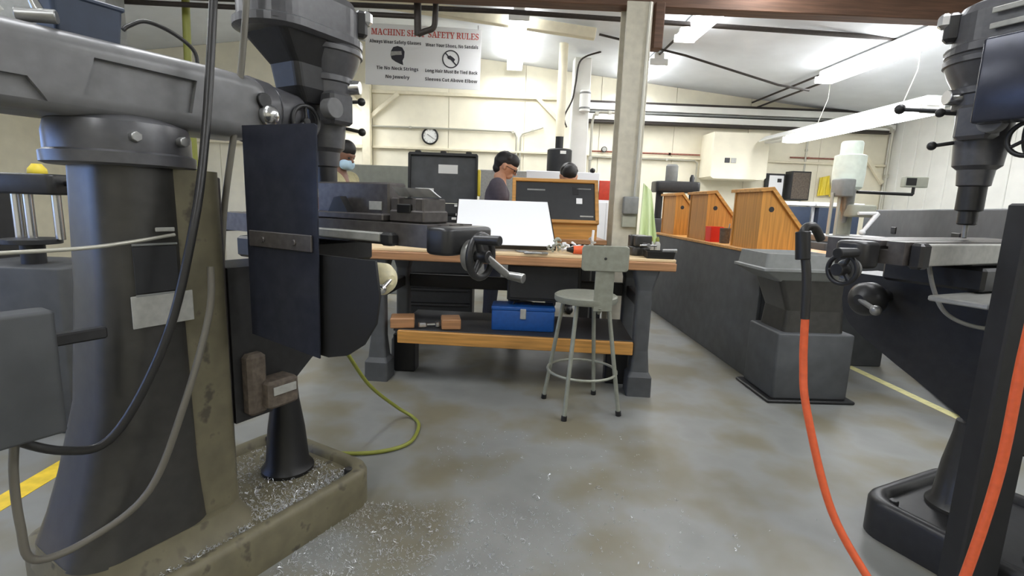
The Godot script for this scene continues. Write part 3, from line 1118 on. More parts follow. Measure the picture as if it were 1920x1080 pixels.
func machines() -> void:
	var m1 := mill("milling_machine", "grey knee milling machine in the left foreground on an olive base full of chips", Vector3(-1.087, 0, -1.54), -0.5469, 1.0, {})
	var st := S()
	# chip guard on the saddle, rubber curtain, plates and boxes of this machine
	var face := Basis(Vector3(1, 0, 0), Vector3(0, 1, 0), Vector3(0, 0, 1))
	prism(st, [Vector2(0.155, 0.76), Vector2(0.155, 1.434), Vector2(0.49, 1.425), Vector2(0.50, 1.42), Vector2(0.488, 0.735)], 0.005, at(Vector3(0, 0, -0.25), face))
	part("chip_guard", st, M.slate, m1)
	st = S()
	box(st, Vector3(0.325, 1.083, -0.243), Vector3(0.30, 0.05, 0.008), 0.002)
	for x in [0.25, 0.40]:
		rod(st, Vector3(x, 1.083, -0.241), Vector3(x, 1.083, -0.234), 0.009, -1, 12)
	part("guard_strap", st, M.table, m1)
	st = S()
	bar(st, Vector3(0.16, 1.0, -0.27), Vector3(0.16, 1.0, -0.5), 0.03, 0.03)
	part("guard_bracket", st, M.black_iron, m1)
	st = S()
	prism(st, [Vector2(0.30, 1.05), Vector2(0.70, 1.05), Vector2(0.715, 0.95), Vector2(0.70, 0.87), Vector2(0.65, 0.80), Vector2(0.58, 0.755), Vector2(0.50, 0.735), Vector2(0.30, 0.74)], 0.008, at(Vector3(0, 0, -0.275), face), true)
	part("rubber_curtain", st, M.rubber, m1)
	st = S()
	box(st, Vector3(0.165, 0.89, 0.02), Vector3(0.004, 0.09, 0.16), 0.001)
	part("label_plate", st, M.plate, m1)
	st = S()
	box(st, Vector3(0.163, 1.005, 0.03), Vector3(0.004, 0.13, 0.11), 0.001)
	part("data_plate", st, M.dark, m1)
	for e in [[0.07, 0.0], [-0.07, 0.0]]:
		st = S()
		box(st, Vector3(0.166, 1.005 + e[0], 0.03), Vector3(0.003, 0.006, 0.115), 0.001)
		part("plate_border", st, M.grey, m1)
	st = S()
	box(st, Vector3(0.162, 1.115, 0.0), Vector3(0.006, 0.012, 0.05), 0.002)
	part("maker_tag", st, M.plate, m1)
	st = S()
	rbox(st, Vector3(0.205, 0.79, 0.405), Vector3(0.075, 0.30, 0.24), 0.012, 0.008)
	part("electrical_box", st, M.panel, m1)
	st = S()
	box(st, Vector3(0.155, 0.85, 0.24), Vector3(0.03, 0.03, 0.16), 0.004)
	part("box_bracket", st, M.black_iron, m1)
	var g := m1.transform
	var inv := g.affine_inverse()
	st = S()
	tube(st, spline([inv * Vector3(-0.90, 2.15, -1.75), inv * Vector3(-0.854, 1.772, -1.6), inv * Vector3(-0.844, 1.386, -1.5), inv * Vector3(-0.849, 1.12, -1.42), inv * Vector3(-0.909, 0.817, -1.36), inv * Vector3(-1.023, 0.571, -1.3), inv * Vector3(-1.117, 0.548, -1.25), inv * Vector3(-1.223, 0.618, -1.2), inv * Vector3(-1.30, 0.72, -1.2)]), 0.0115, 12)
	part("power_cable", st, M.hose_black, m1)
	st = S()
	tube(st, spline([inv * Vector3(-0.836, 1.011, -1.470), inv * Vector3(-0.838, 0.874, -1.450), inv * Vector3(-0.878, 0.629, -1.370), inv * Vector3(-0.952, 0.403, -1.310), inv * Vector3(-1.066, 0.304, -1.240), inv * Vector3(-1.131, 0.309, -1.150), inv * Vector3(-1.144, 0.410, -1.140), inv * Vector3(-1.152, 0.551, -1.150), inv * Vector3(-1.136, 0.689, -1.160)]), 0.0095, 12)
	part("motor_cable", st, M.hose_grey, m1)
	st = S()
	tube(st, spline([inv * Vector3(-0.82, 2.1, -1.78), inv * Vector3(-0.83, 1.828, -1.75), inv * Vector3(-0.861, 1.498, -1.72), inv * Vector3(-0.913, 1.157, -1.7), inv * Vector3(-0.938, 0.87, -1.7)]), 0.010, 12)
	part("coolant_pipe", st, M.hose_grey, m1)
	st = S()
	tube(st, spline([Vector3(0.17, 1.10, -0.02), Vector3(0.185, 1.085, 0.1), Vector3(0.185, 1.075, 0.2), Vector3(0.16, 1.07, 0.35), Vector3(0.1, 1.06, 0.5)]), 0.005, 8)
	part("oil_line", st, M.conduit, m1)
	# the right-hand mill, mirrored
	var m3 := mill("milling_machine", "dark knee milling machine in the right foreground with a light grey scale bar", Vector3(1.98, 0, -1.33), 0.4115, -1.0, {"head_back": 0.10, "table_end": 0.62, "scale_at": 0.21, "deep_knee": true, "bracket": 0.10, "wheel": 0.045, "dial": M.black_iron, "crank": M.steel, "paint": M.black_iron, "skirt": M.black_iron, "screw": M.iron, "scale_y": Vector2(1.075, 1.142), "scale_length": 0.72})
	st = S()
	rbox(st, Vector3(-0.17, 1.675, -0.415), Vector3(0.09, 0.27, 0.27), 0.012, 0.008)
	part("switch_box", st, M.slate, m3)
	st = S()
	rod(st, Vector3(0.06, 1.61, -0.62), Vector3(-0.02, 1.655, -0.88), 0.008)
	ball(st, Vector3(-0.02, 1.655, -0.88), 0.02)
	part("quill_lever", st, M.black_iron, m3)
	for y in [1.86, 1.91]:
		st = S()
		box(st, Vector3(-0.155, y, -0.52), Vector3(0.006, 0.018, 0.09), 0.002)
		part("speed_plate", st, M.plate, m3)
	st = S()
	box(st, Vector3(-0.1, 0.965, -0.40), Vector3(0.66, 0.018, 0.16), 0.004)
	part("drip_tray", st, M.scale, m3)
	st = S()
	var i3 := m3.transform.affine_inverse()
	tube(st, spline([i3 * Vector3(1.50, 1.07, -1.74), i3 * Vector3(1.50, 0.98, -1.70), i3 * Vector3(1.54, 0.90, -1.68), i3 * Vector3(1.63, 0.86, -1.66), i3 * Vector3(1.78, 0.85, -1.66)]), 0.007, 10)
	part("coolant_hose", st, M.plate, m3)
	# black upright in front of it
	var t := thing("steel_upright", "black steel upright standing beside the right machine base, orange hose before it", "post", Vector3(1.50, 0, -1.40), 0.0)
	st = S()
	box(st, Vector3(0, 0.64, 0), Vector3(0.13, 1.26, 0.07), 0.006)
	part("post", st, M.dark, t)
	st = S()
	box(st, Vector3(0, 0.006, 0), Vector3(0.13, 0.012, 0.10), 0.002)
	part("foot_plate", st, M.dark, t)
	# pedestal with tray beside the panelled bench row
	t = thing("machine_pedestal", "grey machine pedestal with tapered chip tray standing on a black mat", "pedestal", Vector3(2.05, 0, -3.32))
	st = S()
	box(st, Vector3(0, 0.011, 0), Vector3(0.58, 0.022, 0.46), 0.006)
	part("floor_mat", st, M.black, t)
	st = S()
	rbox(st, Vector3(0, 0.24, 0.0), Vector3(0.50, 0.44, 0.40), 0.02, 0.012)
	part("base", st, M.panel, t)
	st = S()
	loft(st, [rr(0.20, 0.16, 0.03, 0.455), rr(0.19, 0.15, 0.03, 0.6), rr(0.22, 0.17, 0.03, 0.80, 5, -0.05)], false)
	part("neck", st, M.iron, t)
	st = S()
	loft(st, [rr(0.20, 0.16, 0.03, 0.79, 5, -0.08), rr(0.245, 0.205, 0.02, 0.855, 5, -0.15), rr(0.255, 0.215, 0.02, 0.86, 5, -0.15), rr(0.255, 0.215, 0.02, 0.875, 5, -0.15), rr(0.235, 0.195, 0.02, 0.88, 5, -0.15), rr(0.225, 0.185, 0.02, 0.968, 5, -0.15), rr(0.21, 0.17, 0.02, 0.968, 5, -0.15), rr(0.20, 0.16, 0.02, 0.94, 5, -0.15)], false)
	part("tray", st, M.grey, t)
	# cream drilling head on a dark stand
	t = thing("milling_drill", "pale green column drill with twin silver slide rods and a display arm", "drill", Vector3(2.86, 0, -4.2))
	st = S()
	rbox(st, Vector3(0, 0.5, 0), Vector3(0.6, 1.0, 0.5), 0.02, 0.01)
	part("stand", st, M.panel, t)
	st = S()
	rbox(st, Vector3(0, 1.03, 0), Vector3(0.5, 0.06, 0.36), 0.03, 0.01)
	part("work_table", st, M.steel, t)
	st = S()
	rod(st, Vector3(0.05, 1.05, -0.1), Vector3(0.05, 1.62, -0.1), 0.06, -1, 24)
	part("column", st, M.grey_green, t)
	st = S()
	lathe(st, [Vector2(0.09, 1.43), Vector2(0.11, 1.45), Vector2(0.118, 1.56), Vector2(0.115, 1.70), Vector2(0.08, 1.712), Vector2(0.08, 1.80), Vector2(0.07, 1.815)], 28, at(Vector3(-0.03, 0, 0)))
	part("head", st, M.mint, t)
	st = S()
	rbox(st, Vector3(-0.10, 1.44, 0.06), Vector3(0.12, 0.14, 0.16), 0.03, 0.01)
	part("feed_housing", st, M.grey, t)
	st = S()
	lathe(st, [Vector2(0.012, 1.16), Vector2(0.02, 1.17), Vector2(0.03, 1.25), Vector2(0.05, 1.28), Vector2(0.06, 1.43)], 20, at(Vector3(-0.03, 0, 0.02)))
	part("quill", st, M.steel, t)
	for x in [-0.17, -0.11]:
		st = S()
		rod(st, Vector3(x, 1.05, 0.05), Vector3(x, 1.40, 0.05), 0.013)
		part("slide_rod", st, M.conduit, t)
	st = S()
	rbox(st, Vector3(0.06, 1.26, 0.05), Vector3(0.22, 0.1, 0.16), 0.04, 0.015)
	part("saddle", st, M.grey_green, t)
	st = S()
	rod(st, Vector3(0.0, 1.24, 0.14), Vector3(0.16, 1.245, 0.14), 0.014)
	rod(st, Vector3(0.16, 1.245, 0.14), Vector3(0.04, 1.09, 0.16), 0.02, 0.014)
	ball(st, Vector3(0.04, 1.09, 0.16), 0.024)
	part("feed_handle", st, M.white, t)
	st = S()
	rod(st, Vector3(0.06, 1.415, 0), Vector3(0.53, 1.41, 0.0), 0.013)
	rod(st, Vector3(0.53, 1.41, 0), Vector3(0.53, 1.47, 0.0), 0.012)
	part("display_arm", st, M.black, t)
	st = S()
	rbox(st, Vector3(0.53, 1.51, 0.0), Vector3(0.2, 0.085, 0.05), 0.008, 0.006)
	var dro := part("digital_display", st, M.grey_green, t)
	st = S()
	box(st, Vector3(0.485, 1.512, 0.026), Vector3(0.085, 0.06, 0.004), 0.001)
	part("screen", st, M.black, dro)
	# long dark cabinet standing askew
	t = thing("machine_cabinet", "long charcoal machine cabinet standing askew behind the right mill", "cabinet", Vector3(3.43, 0, -4.19), 1.154)
	st = S()
	rbox(st, Vector3(0.0, 0.66, 0.27), Vector3(3.45, 1.26, 0.54), 0.03, 0.012)
	part("body", st, M.panel, t)
	st = S()
	box(st, Vector3(0.0, 0.02, 0.27), Vector3(3.4, 0.04, 0.48), 0.004)
	part("plinth", st, M.black, t)
	for x in [-0.9, 0.5]:
		st = S()
		box(st, Vector3(x, 1.10, -0.003), Vector3(0.14, 0.06, 0.014), 0.004)
		part("switch_plate", st, M.black, t)
	# machine at the far left behind the first mill
	t = thing("bench_press", "dark press with two silver guide rods and a yellow cap behind the left mill", "press", Vector3(-2.38, 0, -2.66))
	st = S()
	rbox(st, Vector3(0, 0.42, 0), Vector3(0.56, 0.84, 0.44), 0.02, 0.01)
	part("stand", st, M.panel, t)
	st = S()
	rod(st, Vector3(0.02, 0.83, 0.06), Vector3(0.02, 0.95, 0.06), 0.05)
	rod(st, Vector3(0.02, 0.94, 0.06), Vector3(0.02, 0.965, 0.06), 0.12, -1, 28)
	part("round_table", st, M.dark, t)
	for x in [-0.06, 0.0, 0.14]:
		st = S()
		rod(st, Vector3(x, 0.96, 0.03), Vector3(x, 1.22, 0.03), 0.021)
		part("guide_rod", st, M.chrome, t)
	st = S()
	rbox(st, Vector3(0.06, 1.235, 0.03), Vector3(0.30, 0.10, 0.2), 0.03, 0.012)
	part("press_head", st, M.black_iron, t)
	st = S()
	lathe(st, [Vector2(0.035, 1.28), Vector2(0.04, 1.29), Vector2(0.038, 1.31), Vector2(0.026, 1.325), Vector2(0.02, 1.335)], 20, at(Vector3(0.06, 0, 0.03)))
	part("cap", st, M.yellow, t)
	st = S()
	rod(st, Vector3(0.2, 1.24, 0.05), Vector3(0.28, 1.25, 0.07), 0.012)
	ball(st, Vector3(0.28, 1.25, 0.07), 0.03)
	part("lever", st, M.black, t)
	t = thing("bar_rack", "steel rack of level silver bars at the far left edge", "rack", Vector3(-3.30, 0, -3.0))
	for x in [-0.4, 0.4]:
		st = S()
		box(st, Vector3(x, 0.6, 0), Vector3(0.05, 1.2, 0.3), 0.004)
		part("upright", st, M.dark, t)
	for i in 6:
		st = S()
		rod(st, Vector3(-0.5, 0.80 + 0.065 * i, 0.16), Vector3(0.5, 0.80 + 0.065 * i, 0.16), 0.014)
		part("bar", st, M.chrome, t)

func benches() -> void:
	var t := thing("workbench", "wooden workbench on grey cast legs with a lower shelf, in the middle", "workbench", Vector3(0.07, 0, -3.61), -0.094)
	var st := S()
	rbox(st, Vector3(0, 0.8975, -0.01), Vector3(2.15, 0.02, 0.74), 0.01, 0.004)
	part("tabletop", st, M.top, t)
	st = S()
	box(st, Vector3(0, 0.86, 0.0), Vector3(2.15, 0.055, 0.76), 0.006)
	part("top_edge", st, M.edge, t)
	for x in [-0.86, 0.90]:
		for z in [-0.29, 0.30]:
			st = S()
			loft(st, [rr(0.08, 0.085, 0.012, 0.0), rr(0.078, 0.083, 0.012, 0.13), rr(0.062, 0.06, 0.02, 0.16), rr(0.05, 0.045, 0.02, 0.3), rr(0.05, 0.045, 0.02, 0.7), rr(0.075, 0.06, 0.02, 0.80), rr(0.08, 0.07, 0.02, 0.833)], false, true, true, at(Vector3(x, 0, z)))
			part("leg", st, M.panel, t)
		st = S()
		box(st, Vector3(x, 0.6, 0.0), Vector3(0.05, 0.08, 0.52), 0.006)
		part("end_stretcher", st, M.dark, t)
	st = S()
	box(st, Vector3(0.02, 0.60, -0.31), Vector3(1.72, 0.10, 0.05), 0.006)
	part("rear_stretcher", st, M.black, t)
	st = S()
	box(st, Vector3(0.05, 0.355, 0.02), Vector3(1.6, 0.016, 0.64), 0.003)
	part("shelf", st, M.dark, t)
	st = S()
	box(st, Vector3(0.065, 0.316, 0.355), Vector3(1.56, 0.085, 0.03), 0.004)
	part("shelf_rail", st, M.wood, t)
	for x in [-0.73, 0.78]:
		st = S()
		box(st, Vector3(x, 0.14, 0.1), Vector3(0.16, 0.28, 0.12), 0.01)
		part("shelf_block", st, M.black, t)
	st = S()
	box(st, Vector3(0.25, 0.70, -0.05), Vector3(0.50, 0.26, 0.5), 0.006)
	var dr := part("drawer_box", st, M.black, t)
	st = S()
	box(st, Vector3(0.25, 0.70, 0.205), Vector3(0.46, 0.22, 0.012), 0.004)
	part("drawer", st, M.dark, dr)
	# drawing board leaning on the bench
	t = thing("drawing_board", "white drawing board with a black rim propped up on the workbench", "board", Vector3(0.015, 0.913, -3.36))
	var up := Vector3(0, 0.548, -0.836)
	var b := Basis(Vector3(1, 0, 0), up, Vector3(1, 0, 0).cross(up))
	st = S()
	prism(st, [Vector2(-0.325, 0), Vector2(0.352, 0), Vector2(0.33, 0.54), Vector2(-0.345, 0.54)], 0.03, at(Vector3(0, 0.02, -0.01), b))
	part("board", st, M.black, t)
	st = S()
	prism(st, [Vector2(-0.32, 0.004), Vector2(0.345, 0.004), Vector2(0.32, 0.535), Vector2(-0.335, 0.535)], 0.004, at(Vector3(0, 0.02, -0.01) + b.z * 0.0165, b))
	part("white_face", st, M.white, t)
	for x in [-0.24, 0.24]:
		st = S()
		bar(st, Vector3(x, 0.285, -0.445), Vector3(x, 0.0, -0.50), 0.025, 0.02)
		part("prop", st, M.black, t)
	# stool
	t = thing("stool", "grey metal shop stool with a square backrest before the workbench", "stool", Vector3(0.515, 0, -2.955), 0.12)
	st = S()
	lathe(st, [Vector2(0.16, 0.66), Vector2(0.182, 0.665), Vector2(0.187, 0.675), Vector2(0.187, 0.70), Vector2(0.175, 0.708), Vector2(0.11, 0.702), Vector2(0.0, 0.695)], 36)
	part("seat", st, M.stool, t)
	for k in 4:
		var a := 0.645 + k * PI / 2
		var dirv := Vector3(cos(a), 0, sin(a))
		st = S()
		rod(st, dirv * 0.245 + Vector3(0, 0.012, 0), dirv * 0.14 + Vector3(0, 0.665, 0), 0.0125)
		part("leg", st, M.stool, t)
		st = S()
		rod(st, dirv * 0.246, dirv * 0.242 + Vector3(0, 0.03, 0), 0.017)
		part("rubber_foot", st, M.black, t)
	st = S()
	ring(st, Vector3(0, 0.24, 0), Vector3.UP, 0.208, 0.008)
	part("foot_ring", st, M.stool, t)
	st = S()
	tube(st, [Vector3(0.03, 0.655, 0.06), Vector3(0.03, 0.63, 0.165), Vector3(0.03, 0.66, 0.178)], 0.012)
	box(st, Vector3(0.045, 0.775, 0.183), Vector3(0.11, 0.27, 0.008), 0.003, Basis(Vector3(1, 0, 0), 0.03))
	part("back_strap", st, M.stool, t)
	st = S()
	rbox(st, Vector3(0, 0, 0), Vector3(0.262, 0.012, 0.142), 0.02, 0.004, Basis(Vector3(1, 0, 0), PI / 2))
	var bp := part("backrest", st, M.stool, t)
	bp.position = Vector3(0.04, 0.94, 0.192)
	bp.rotation.y = -0.12
	st = S()
	rod(st, Vector3(0.0, 0.0, 0.0), Vector3(0, 0, 0.009), 0.008, -1, 12)
	part("bolt", st, M.black_iron, bp)
	# panelled bench row on the right of the aisle
	t = thing("bench_row", "long bench row with charcoal back panel and wooden ledge along the right aisle", "workbench", Vector3(1.86, 0, -4.8))
	st = S()
	box(st, Vector3(0.0125, 0.46, 0), Vector3(0.025, 0.92, 2.5), 0.004)
	part("back_panel", st, M.panel, t)
	st = S()
	box(st, Vector3(0.33, 0.445, 0), Vector3(0.60, 0.89, 2.48), 0.006)
	part("cabinet_body", st, M.panel, t)
	st = S()
	box(st, Vector3(0.32, 0.932, 0), Vector3(0.66, 0.026, 2.52), 0.004)
	part("ledge", st, M.wood, t)
	slant_box("nearest and largest looking slant topped wooden case on the bench row", -3.94)
	slant_box("middle slant topped wooden case on the bench row, behind the red box", -4.93)
	slant_box("farthest slant topped wooden case on the bench row, under the grey drill", -5.8)
	t = thing("toolbox", "blue metal toolbox on the lower shelf of the workbench", "toolbox", Vector3(0.17, 0.363, -3.47), -0.05)
	st = S()
	rbox(st, Vector3(0, 0.07, 0), Vector3(0.43, 0.14, 0.2), 0.015, 0.006)
	part("box_body", st, M.blue, t)
	st = S()
	rbox(st, Vector3(0, 0.153, 0), Vector3(0.435, 0.03, 0.205), 0.015, 0.008)
	part("lid", st, M.blue, t)
	st = S()
	box(st, Vector3(0, 0.12, 0.104), Vector3(0.04, 0.07, 0.012), 0.003)
	part("latch", st, M.plate, t)
	st = S()
	tube(st, spline([Vector3(-0.07, 0.165, 0), Vector3(-0.05, 0.185, 0), Vector3(0.05, 0.185, 0), Vector3(0.07, 0.165, 0)]), 0.007)
	part("handle", st, M.black, t)
	for w in [[-0.66, "wood block at the left end of the workbench shelf", 0.16], [-0.33, "wood block on the workbench shelf between clamps and blue toolbox", 0.13]]:
		st = S()
		box(st, Vector3(w[0], 0.365 + 0.035, -3.42), Vector3(w[2], 0.07, 0.16), 0.006, Basis(Vector3.UP, 0.15))
		tag(part("wood_block", st, M.edge), w[1], "wood block", "wood blocks")
	t = thing("clamp", "shiny metal clamp lying on the workbench shelf", "clamp", Vector3(-0.48, 0.363, -3.40), 0.2)
	st = S()
	box(st, Vector3(-0.04, 0.019, 0), Vector3(0.06, 0.036, 0.05), 0.008)
	part("jaw", st, M.chrome, t)
	st = S()
	rod(st, Vector3(-0.04, 0.02, 0), Vector3(0.07, 0.02, 0), 0.012)
	box(st, Vector3(0.06, 0.02, 0), Vector3(0.03, 0.04, 0.04), 0.006)
	part("screw", st, M.chrome, t)
	# rear bench with the framed dark case
	t = thing("workbench", "rear wooden stand carrying the framed dark case, behind the drawing board", "workbench", Vector3(0.47, 0, -4.5))
	st = S()
	box(st, Vector3(0, 0.93, 0), Vector3(0.80, 0.04, 0.7), 0.005)
	part("tabletop", st, M.edge, t)
	for x in [-0.34, 0.34]:
		for z in [-0.28, 0.28]:
			st = S()
			box(st, Vector3(x, 0.455, z), Vector3(0.09, 0.91, 0.09), 0.006)
			part("leg", st, M.dark, t)
	t = thing("display_case", "slanted wooden case with a dark panel front behind the white board", "wooden case", Vector3(0.44, 0.95, -4.2))
	st = S()
	prism(st, [Vector2(0.0, 0), Vector2(0, 0.125), Vector2(0.155, 0.48), Vector2(0.25, 0.48), Vector2(0.5, 0.0)], 0.70, at(Vector3.ZERO, Basis(Vector3(0, 0, -1), Vector3(0, 1, 0), Vector3(1, 0, 0))))
	part("case_body", st, M.wood, t)
	up = Vector3(0, 0.355, -0.155).normalized()
	b = Basis(Vector3(1, 0, 0), up, Vector3(1, 0, 0).cross(up))
	for f in [[0, 0.012, 0.72, 0.03], [0, 0.375, 0.72, 0.03], [-0.345, 0.194, 0.03, 0.39], [0.345, 0.194, 0.03, 0.39]]:
		st = S()
		box(st, Vector3(0, 0.125, 0.004) + b * Vector3(f[0], f[1], 0.008), Vector3(f[2], f[3], 0.03), 0.004, b)
		part("frame", st, M.wood, t)
	st = S()
	box(st, Vector3(0, 0.125, 0.004) + b * Vector3(0, 0.194, 0.003), Vector3(0.665, 0.335, 0.008), 0.002, b)
	var dp := part("dark_panel", st, M.dark, t)
	for w in [[-0.16, 0.29, 0.15, 0.014, M.grey], [0.2, 0.20, 0.05, 0.05, M.white], [0.26, 0.065, 0.11, 0.012, M.plate], [0.24, 0.31, 0.12, 0.01, M.grey], [0.17, 0.29, 0.05, 0.07, M.black]]:
		st = S()
		box(st, Vector3(0, 0.125, 0.004) + b * Vector3(w[0], w[1], 0.008), Vector3(w[2], w[3], 0.004), 0.001, b)
		part("sticker", st, w[4], dp)

func background() -> void:
	# black tool chest with its lid open
	var t := thing("tool_chest", "tall black tool chest with an open lid and white drawer labels", "tool chest", Vector3(-0.62, 0, -5.2))
	var st := S()
	rbox(st, Vector3(0, 0.62, 0), Vector3(0.70, 1.16, 0.44), 0.012, 0.008)
	part("cabinet", st, M.dark, t)
	for i in 7:
		st = S()
		box(st, Vector3(0, 0.14 + i * 0.15, 0.225), Vector3(0.66, 0.138, 0.016), 0.004)
		var d := part("drawer", st, M.dark, t)
		st = S()
		box(st, Vector3(0, 0.195 + i * 0.15, 0.238), Vector3(0.62, 0.012, 0.016), 0.004)
		part("drawer_pull", st, M.black, d)
	for l in [[-0.24, 1.03, 0.16], [0.02, 0.93, 0.15], [0.2, 1.06, 0.13], [0.21, 1.10, 0.07], [-0.2, 1.185, 0.16], [0.22, 1.185, 0.12], [-0.05, 1.19, 0.1]]:
		st = S()
		box(st, Vector3(l[0], l[1], 0.248), Vector3(l[2], 0.022, 0.005), 0.001)
		part("label_strip", st, M.paper, t)
	var tilt := Basis(Vector3(1, 0, 0), -0.06)
	st = S()
	box(st, Vector3(0, 1.45, -0.19), Vector3(0.69, 0.49, 0.03), 0.006, tilt)
	var lid := part("lid", st, M.panel, t)
	for f in [[0, 0.245, 0.70, 0.03], [-0.345, 0, 0.025, 0.50], [0.345, 0, 0.025, 0.50]]:
		st = S()
		box(st, Vector3(0, 1.45, -0.17) + tilt * Vector3(f[0], f[1], 0), Vector3(f[2], f[3], 0.06), 0.004, tilt)
		part("lid_rim", st, M.black, lid)
	for x in [-0.26, 0.0, 0.26]:
		st = S()
		box(st, Vector3(x, 1.715, -0.19), Vector3(0.06, 0.03, 0.04), 0.006)
		part("lid_catch", st, M.black, lid)
	for l in [[0.05, 0.10, 0.2, 0.09], [-0.19, -0.115, 0.19, 0.03]]:
		st = S()
		box(st, Vector3(0, 1.45, -0.172) + tilt * Vector3(l[0], l[1], 0), Vector3(l[2], l[3], 0.005), 0.001, tilt)
		part("label_strip", st, M.paper, lid)
	for x in [-0.33, 0.33]:
		for z in [-0.17, 0.17]:
			st = S()
			rod(st, Vector3(x - 0.015, 0.035, z), Vector3(x + 0.015, 0.035, z), 0.035, -1, 18)
			part("caster", st, M.black, t)
	# yellow holder on its side
	st = S()
	rbox(st, Vector3(-0.247, 1.42, -5.375), Vector3(0.028, 0.27, 0.09), 0.012, 0.01)
	tag(part("plastic_holder", st, M.yellow), "yellow plastic holder hanging on the right side of the tool chest", "holder")
	# grey partition and framed board at the left
	t = thing("partition_screen", "grey green partition screen between masked person and tool chest", "partition", Vector3(-1.55, 0, -6.1))
	st = S()
	box(st, Vector3(0.05, 0.85, 0), Vector3(0.95, 1.52, 0.05), 0.008)
	part("screen_panel", st, M.grey_green, t)
	for x in [-0.35, 0.45]:
		st = S()
		box(st, Vector3(x, 0.05, 0), Vector3(0.06, 0.10, 0.4), 0.006)
		part("foot", st, M.grey, t)
	t = thing("notice_board", "grey board with a white left edge behind the masked person", "board", Vector3(-1.72, 0, -5.2))
	st = S()
	box(st, Vector3(0, 1.50, 0), Vector3(0.34, 0.36, 0.03), 0.004)
	part("board", st, M.grey, t)
	st = S()
	box(st, Vector3(-0.165, 1.5, 0.004), Vector3(0.025, 0.38, 0.035), 0.003)
	box(st, Vector3(0.0, 1.685, 0.004), Vector3(0.34, 0.02, 0.035), 0.003)
	part("white_edging", st, M.white, t)
	st = S()
	box(st, Vector3(0, 0.66, 0), Vector3(0.05, 1.32, 0.04), 0.004)
	box(st, Vector3(0, 0.02, 0), Vector3(0.36, 0.04, 0.36), 0.006)
	part("stand", st, M.dark, t)
	# people
	person("person in a dark grey t-shirt and glasses looking down beside the tool chest", Vector3(-0.085, 0, -5.02), -PI / 2, [[Vector3(-0.23, 1.13, -0.03), Vector3(-0.16, 1.09, -0.26)], [Vector3(0.22, 1.14, -0.12), Vector3(0.16, 1.10, -0.33)]], 0.32, M.shirt, {"glasses": true, "lean": 0.10})
	var dark_skin := mat(rgb(120, 84, 66), 0.55)
	person("person in a pale blue face mask and khaki shirt at the left", Vector3(-1.46, 0, -4.6), -PI / 2 - 0.35, [[Vector3(-0.24, 1.12, 0.02), Vector3(-0.2, 1.0, -0.18)], [Vector3(0.24, 1.12, 0.02), Vector3(0.2, 1.0, -0.18)]], 0.2, M.khaki, {"mask": true, "lean": 0.04, "skin": dark_skin})
	person("person bending behind the framed case with only dark hair and forehead showing", Vector3(0.70, 0, -5.80), PI, [[Vector3(-0.24, 1.02, -0.25), Vector3(-0.18, 0.98, -0.45)], [Vector3(0.24, 1.02, -0.25), Vector3(0.18, 0.98, -0.45)]], 0.1, M.shirt, {"lean": 0.42})
	# white screen, red box on white cabinet, black hood
	t = thing("white_screen", "white panel screen standing behind the framed case and bending person", "screen", Vector3(0.62, 0, -6.5))
	st = S()
	box(st, Vector3(0.13, 0.92, 0), Vector3(0.92, 1.44, 0.04), 0.006)
	part("panel", st, M.white, t)
	st = S()
	box(st, Vector3(-0.62, 0.92, 0), Vector3(0.58, 1.42, 0.04), 0.006)
	part("panel", st, M.plate, t)
	for x in [-0.8, 0.5]:
		st = S()
		box(st, Vector3(x, 0.1, 0), Vector3(0.05, 0.2, 0.4), 0.006)
		part("foot", st, M.grey, t)
	for x in [-0.58, 0.5]:
		st = S()
		ball(st, Vector3(x, 1.665, 0), 0.034)
		rod(st, Vector3(x, 1.62, 0), Vector3(x, 1.66, 0), 0.012)
		part("top_knob", st, M.black, t)
	t = thing("pressure_gauge", "round black gauge on the upper wall pipe beside the column", "gauge", Vector3(1.62, 2.14, -8.44))
	st = S()
	rod(st, Vector3(0, 0, -0.02), Vector3(0, 0, 0.03), 0.045, -1, 24)
	part("gauge_body", st, M.black, t)
	st = S()
	rod(st, Vector3(0, 0, 0.03), Vector3(0, 0, 0.033), 0.034, -1, 24)
	part("gauge_face", st, M.plate, t)
	t = thing("white_canister", "white canister fixed to the far white column with a black cable beside it", "canister", Vector3(1.10, 2.66, -7.33))
	st = S()
	lathe(st, [Vector2(0.06, -0.15), Vector2(0.075, -0.14), Vector2(0.075, 0.12), Vector2(0.06, 0.14)], 24)
	part("canister_body", st, M.fixture, t)
	st = S()
	for y in [-0.1, 0.1]:
		rod(st, Vector3(0, y - 0.012, 0), Vector3(0, y + 0.012, 0), 0.078, -1, 24)
	part("strap", st, M.grey, t)
	pipe("hanging_cable", "black cable sagging from the roof past the far white column", "cable", spline([Vector3(1.28, ceil_y(1.28), -7.3), Vector3(1.02, 3.2, -7.36), Vector3(0.965, 2.9, -7.38), Vector3(0.93, 2.68, -7.385), Vector3(0.83, 2.45, -7.38), Vector3(0.86, 2.30, -7.30)]), 0.012, M.pipe)
	t = thing("exhaust_hood", "black drum shaped exhaust hood under a cream duct at the gable wall", "hood", Vector3(0.77, 0, -7.2))
	st = S()
	lathe(st, [Vector2(0.165, 1.68), Vector2(0.17, 1.69), Vector2(0.17, 1.97), Vector2(0.15, 1.985), Vector2(0.06, 1.99)], 28)
	part("hood", st, M.dark, t)
	st = S()
	rod(st, Vector3(-0.01, 1.98, 0), Vector3(-0.01, 2.16, 0), 0.055)
	part("collar", st, M.black, t)
	st = S()
	rod(st, Vector3(-0.01, 2.15, 0), Vector3(-0.01, ceil_y(0.76) + 0.01, 0), 0.06)
	part("duct", st, M.trim, t)
	st = S()
	box(st, Vector3(0.03, 1.93, 0.168), Vector3(0.08, 0.04, 0.006), 0.001)
	part("label_strip", st, M.paper, t)
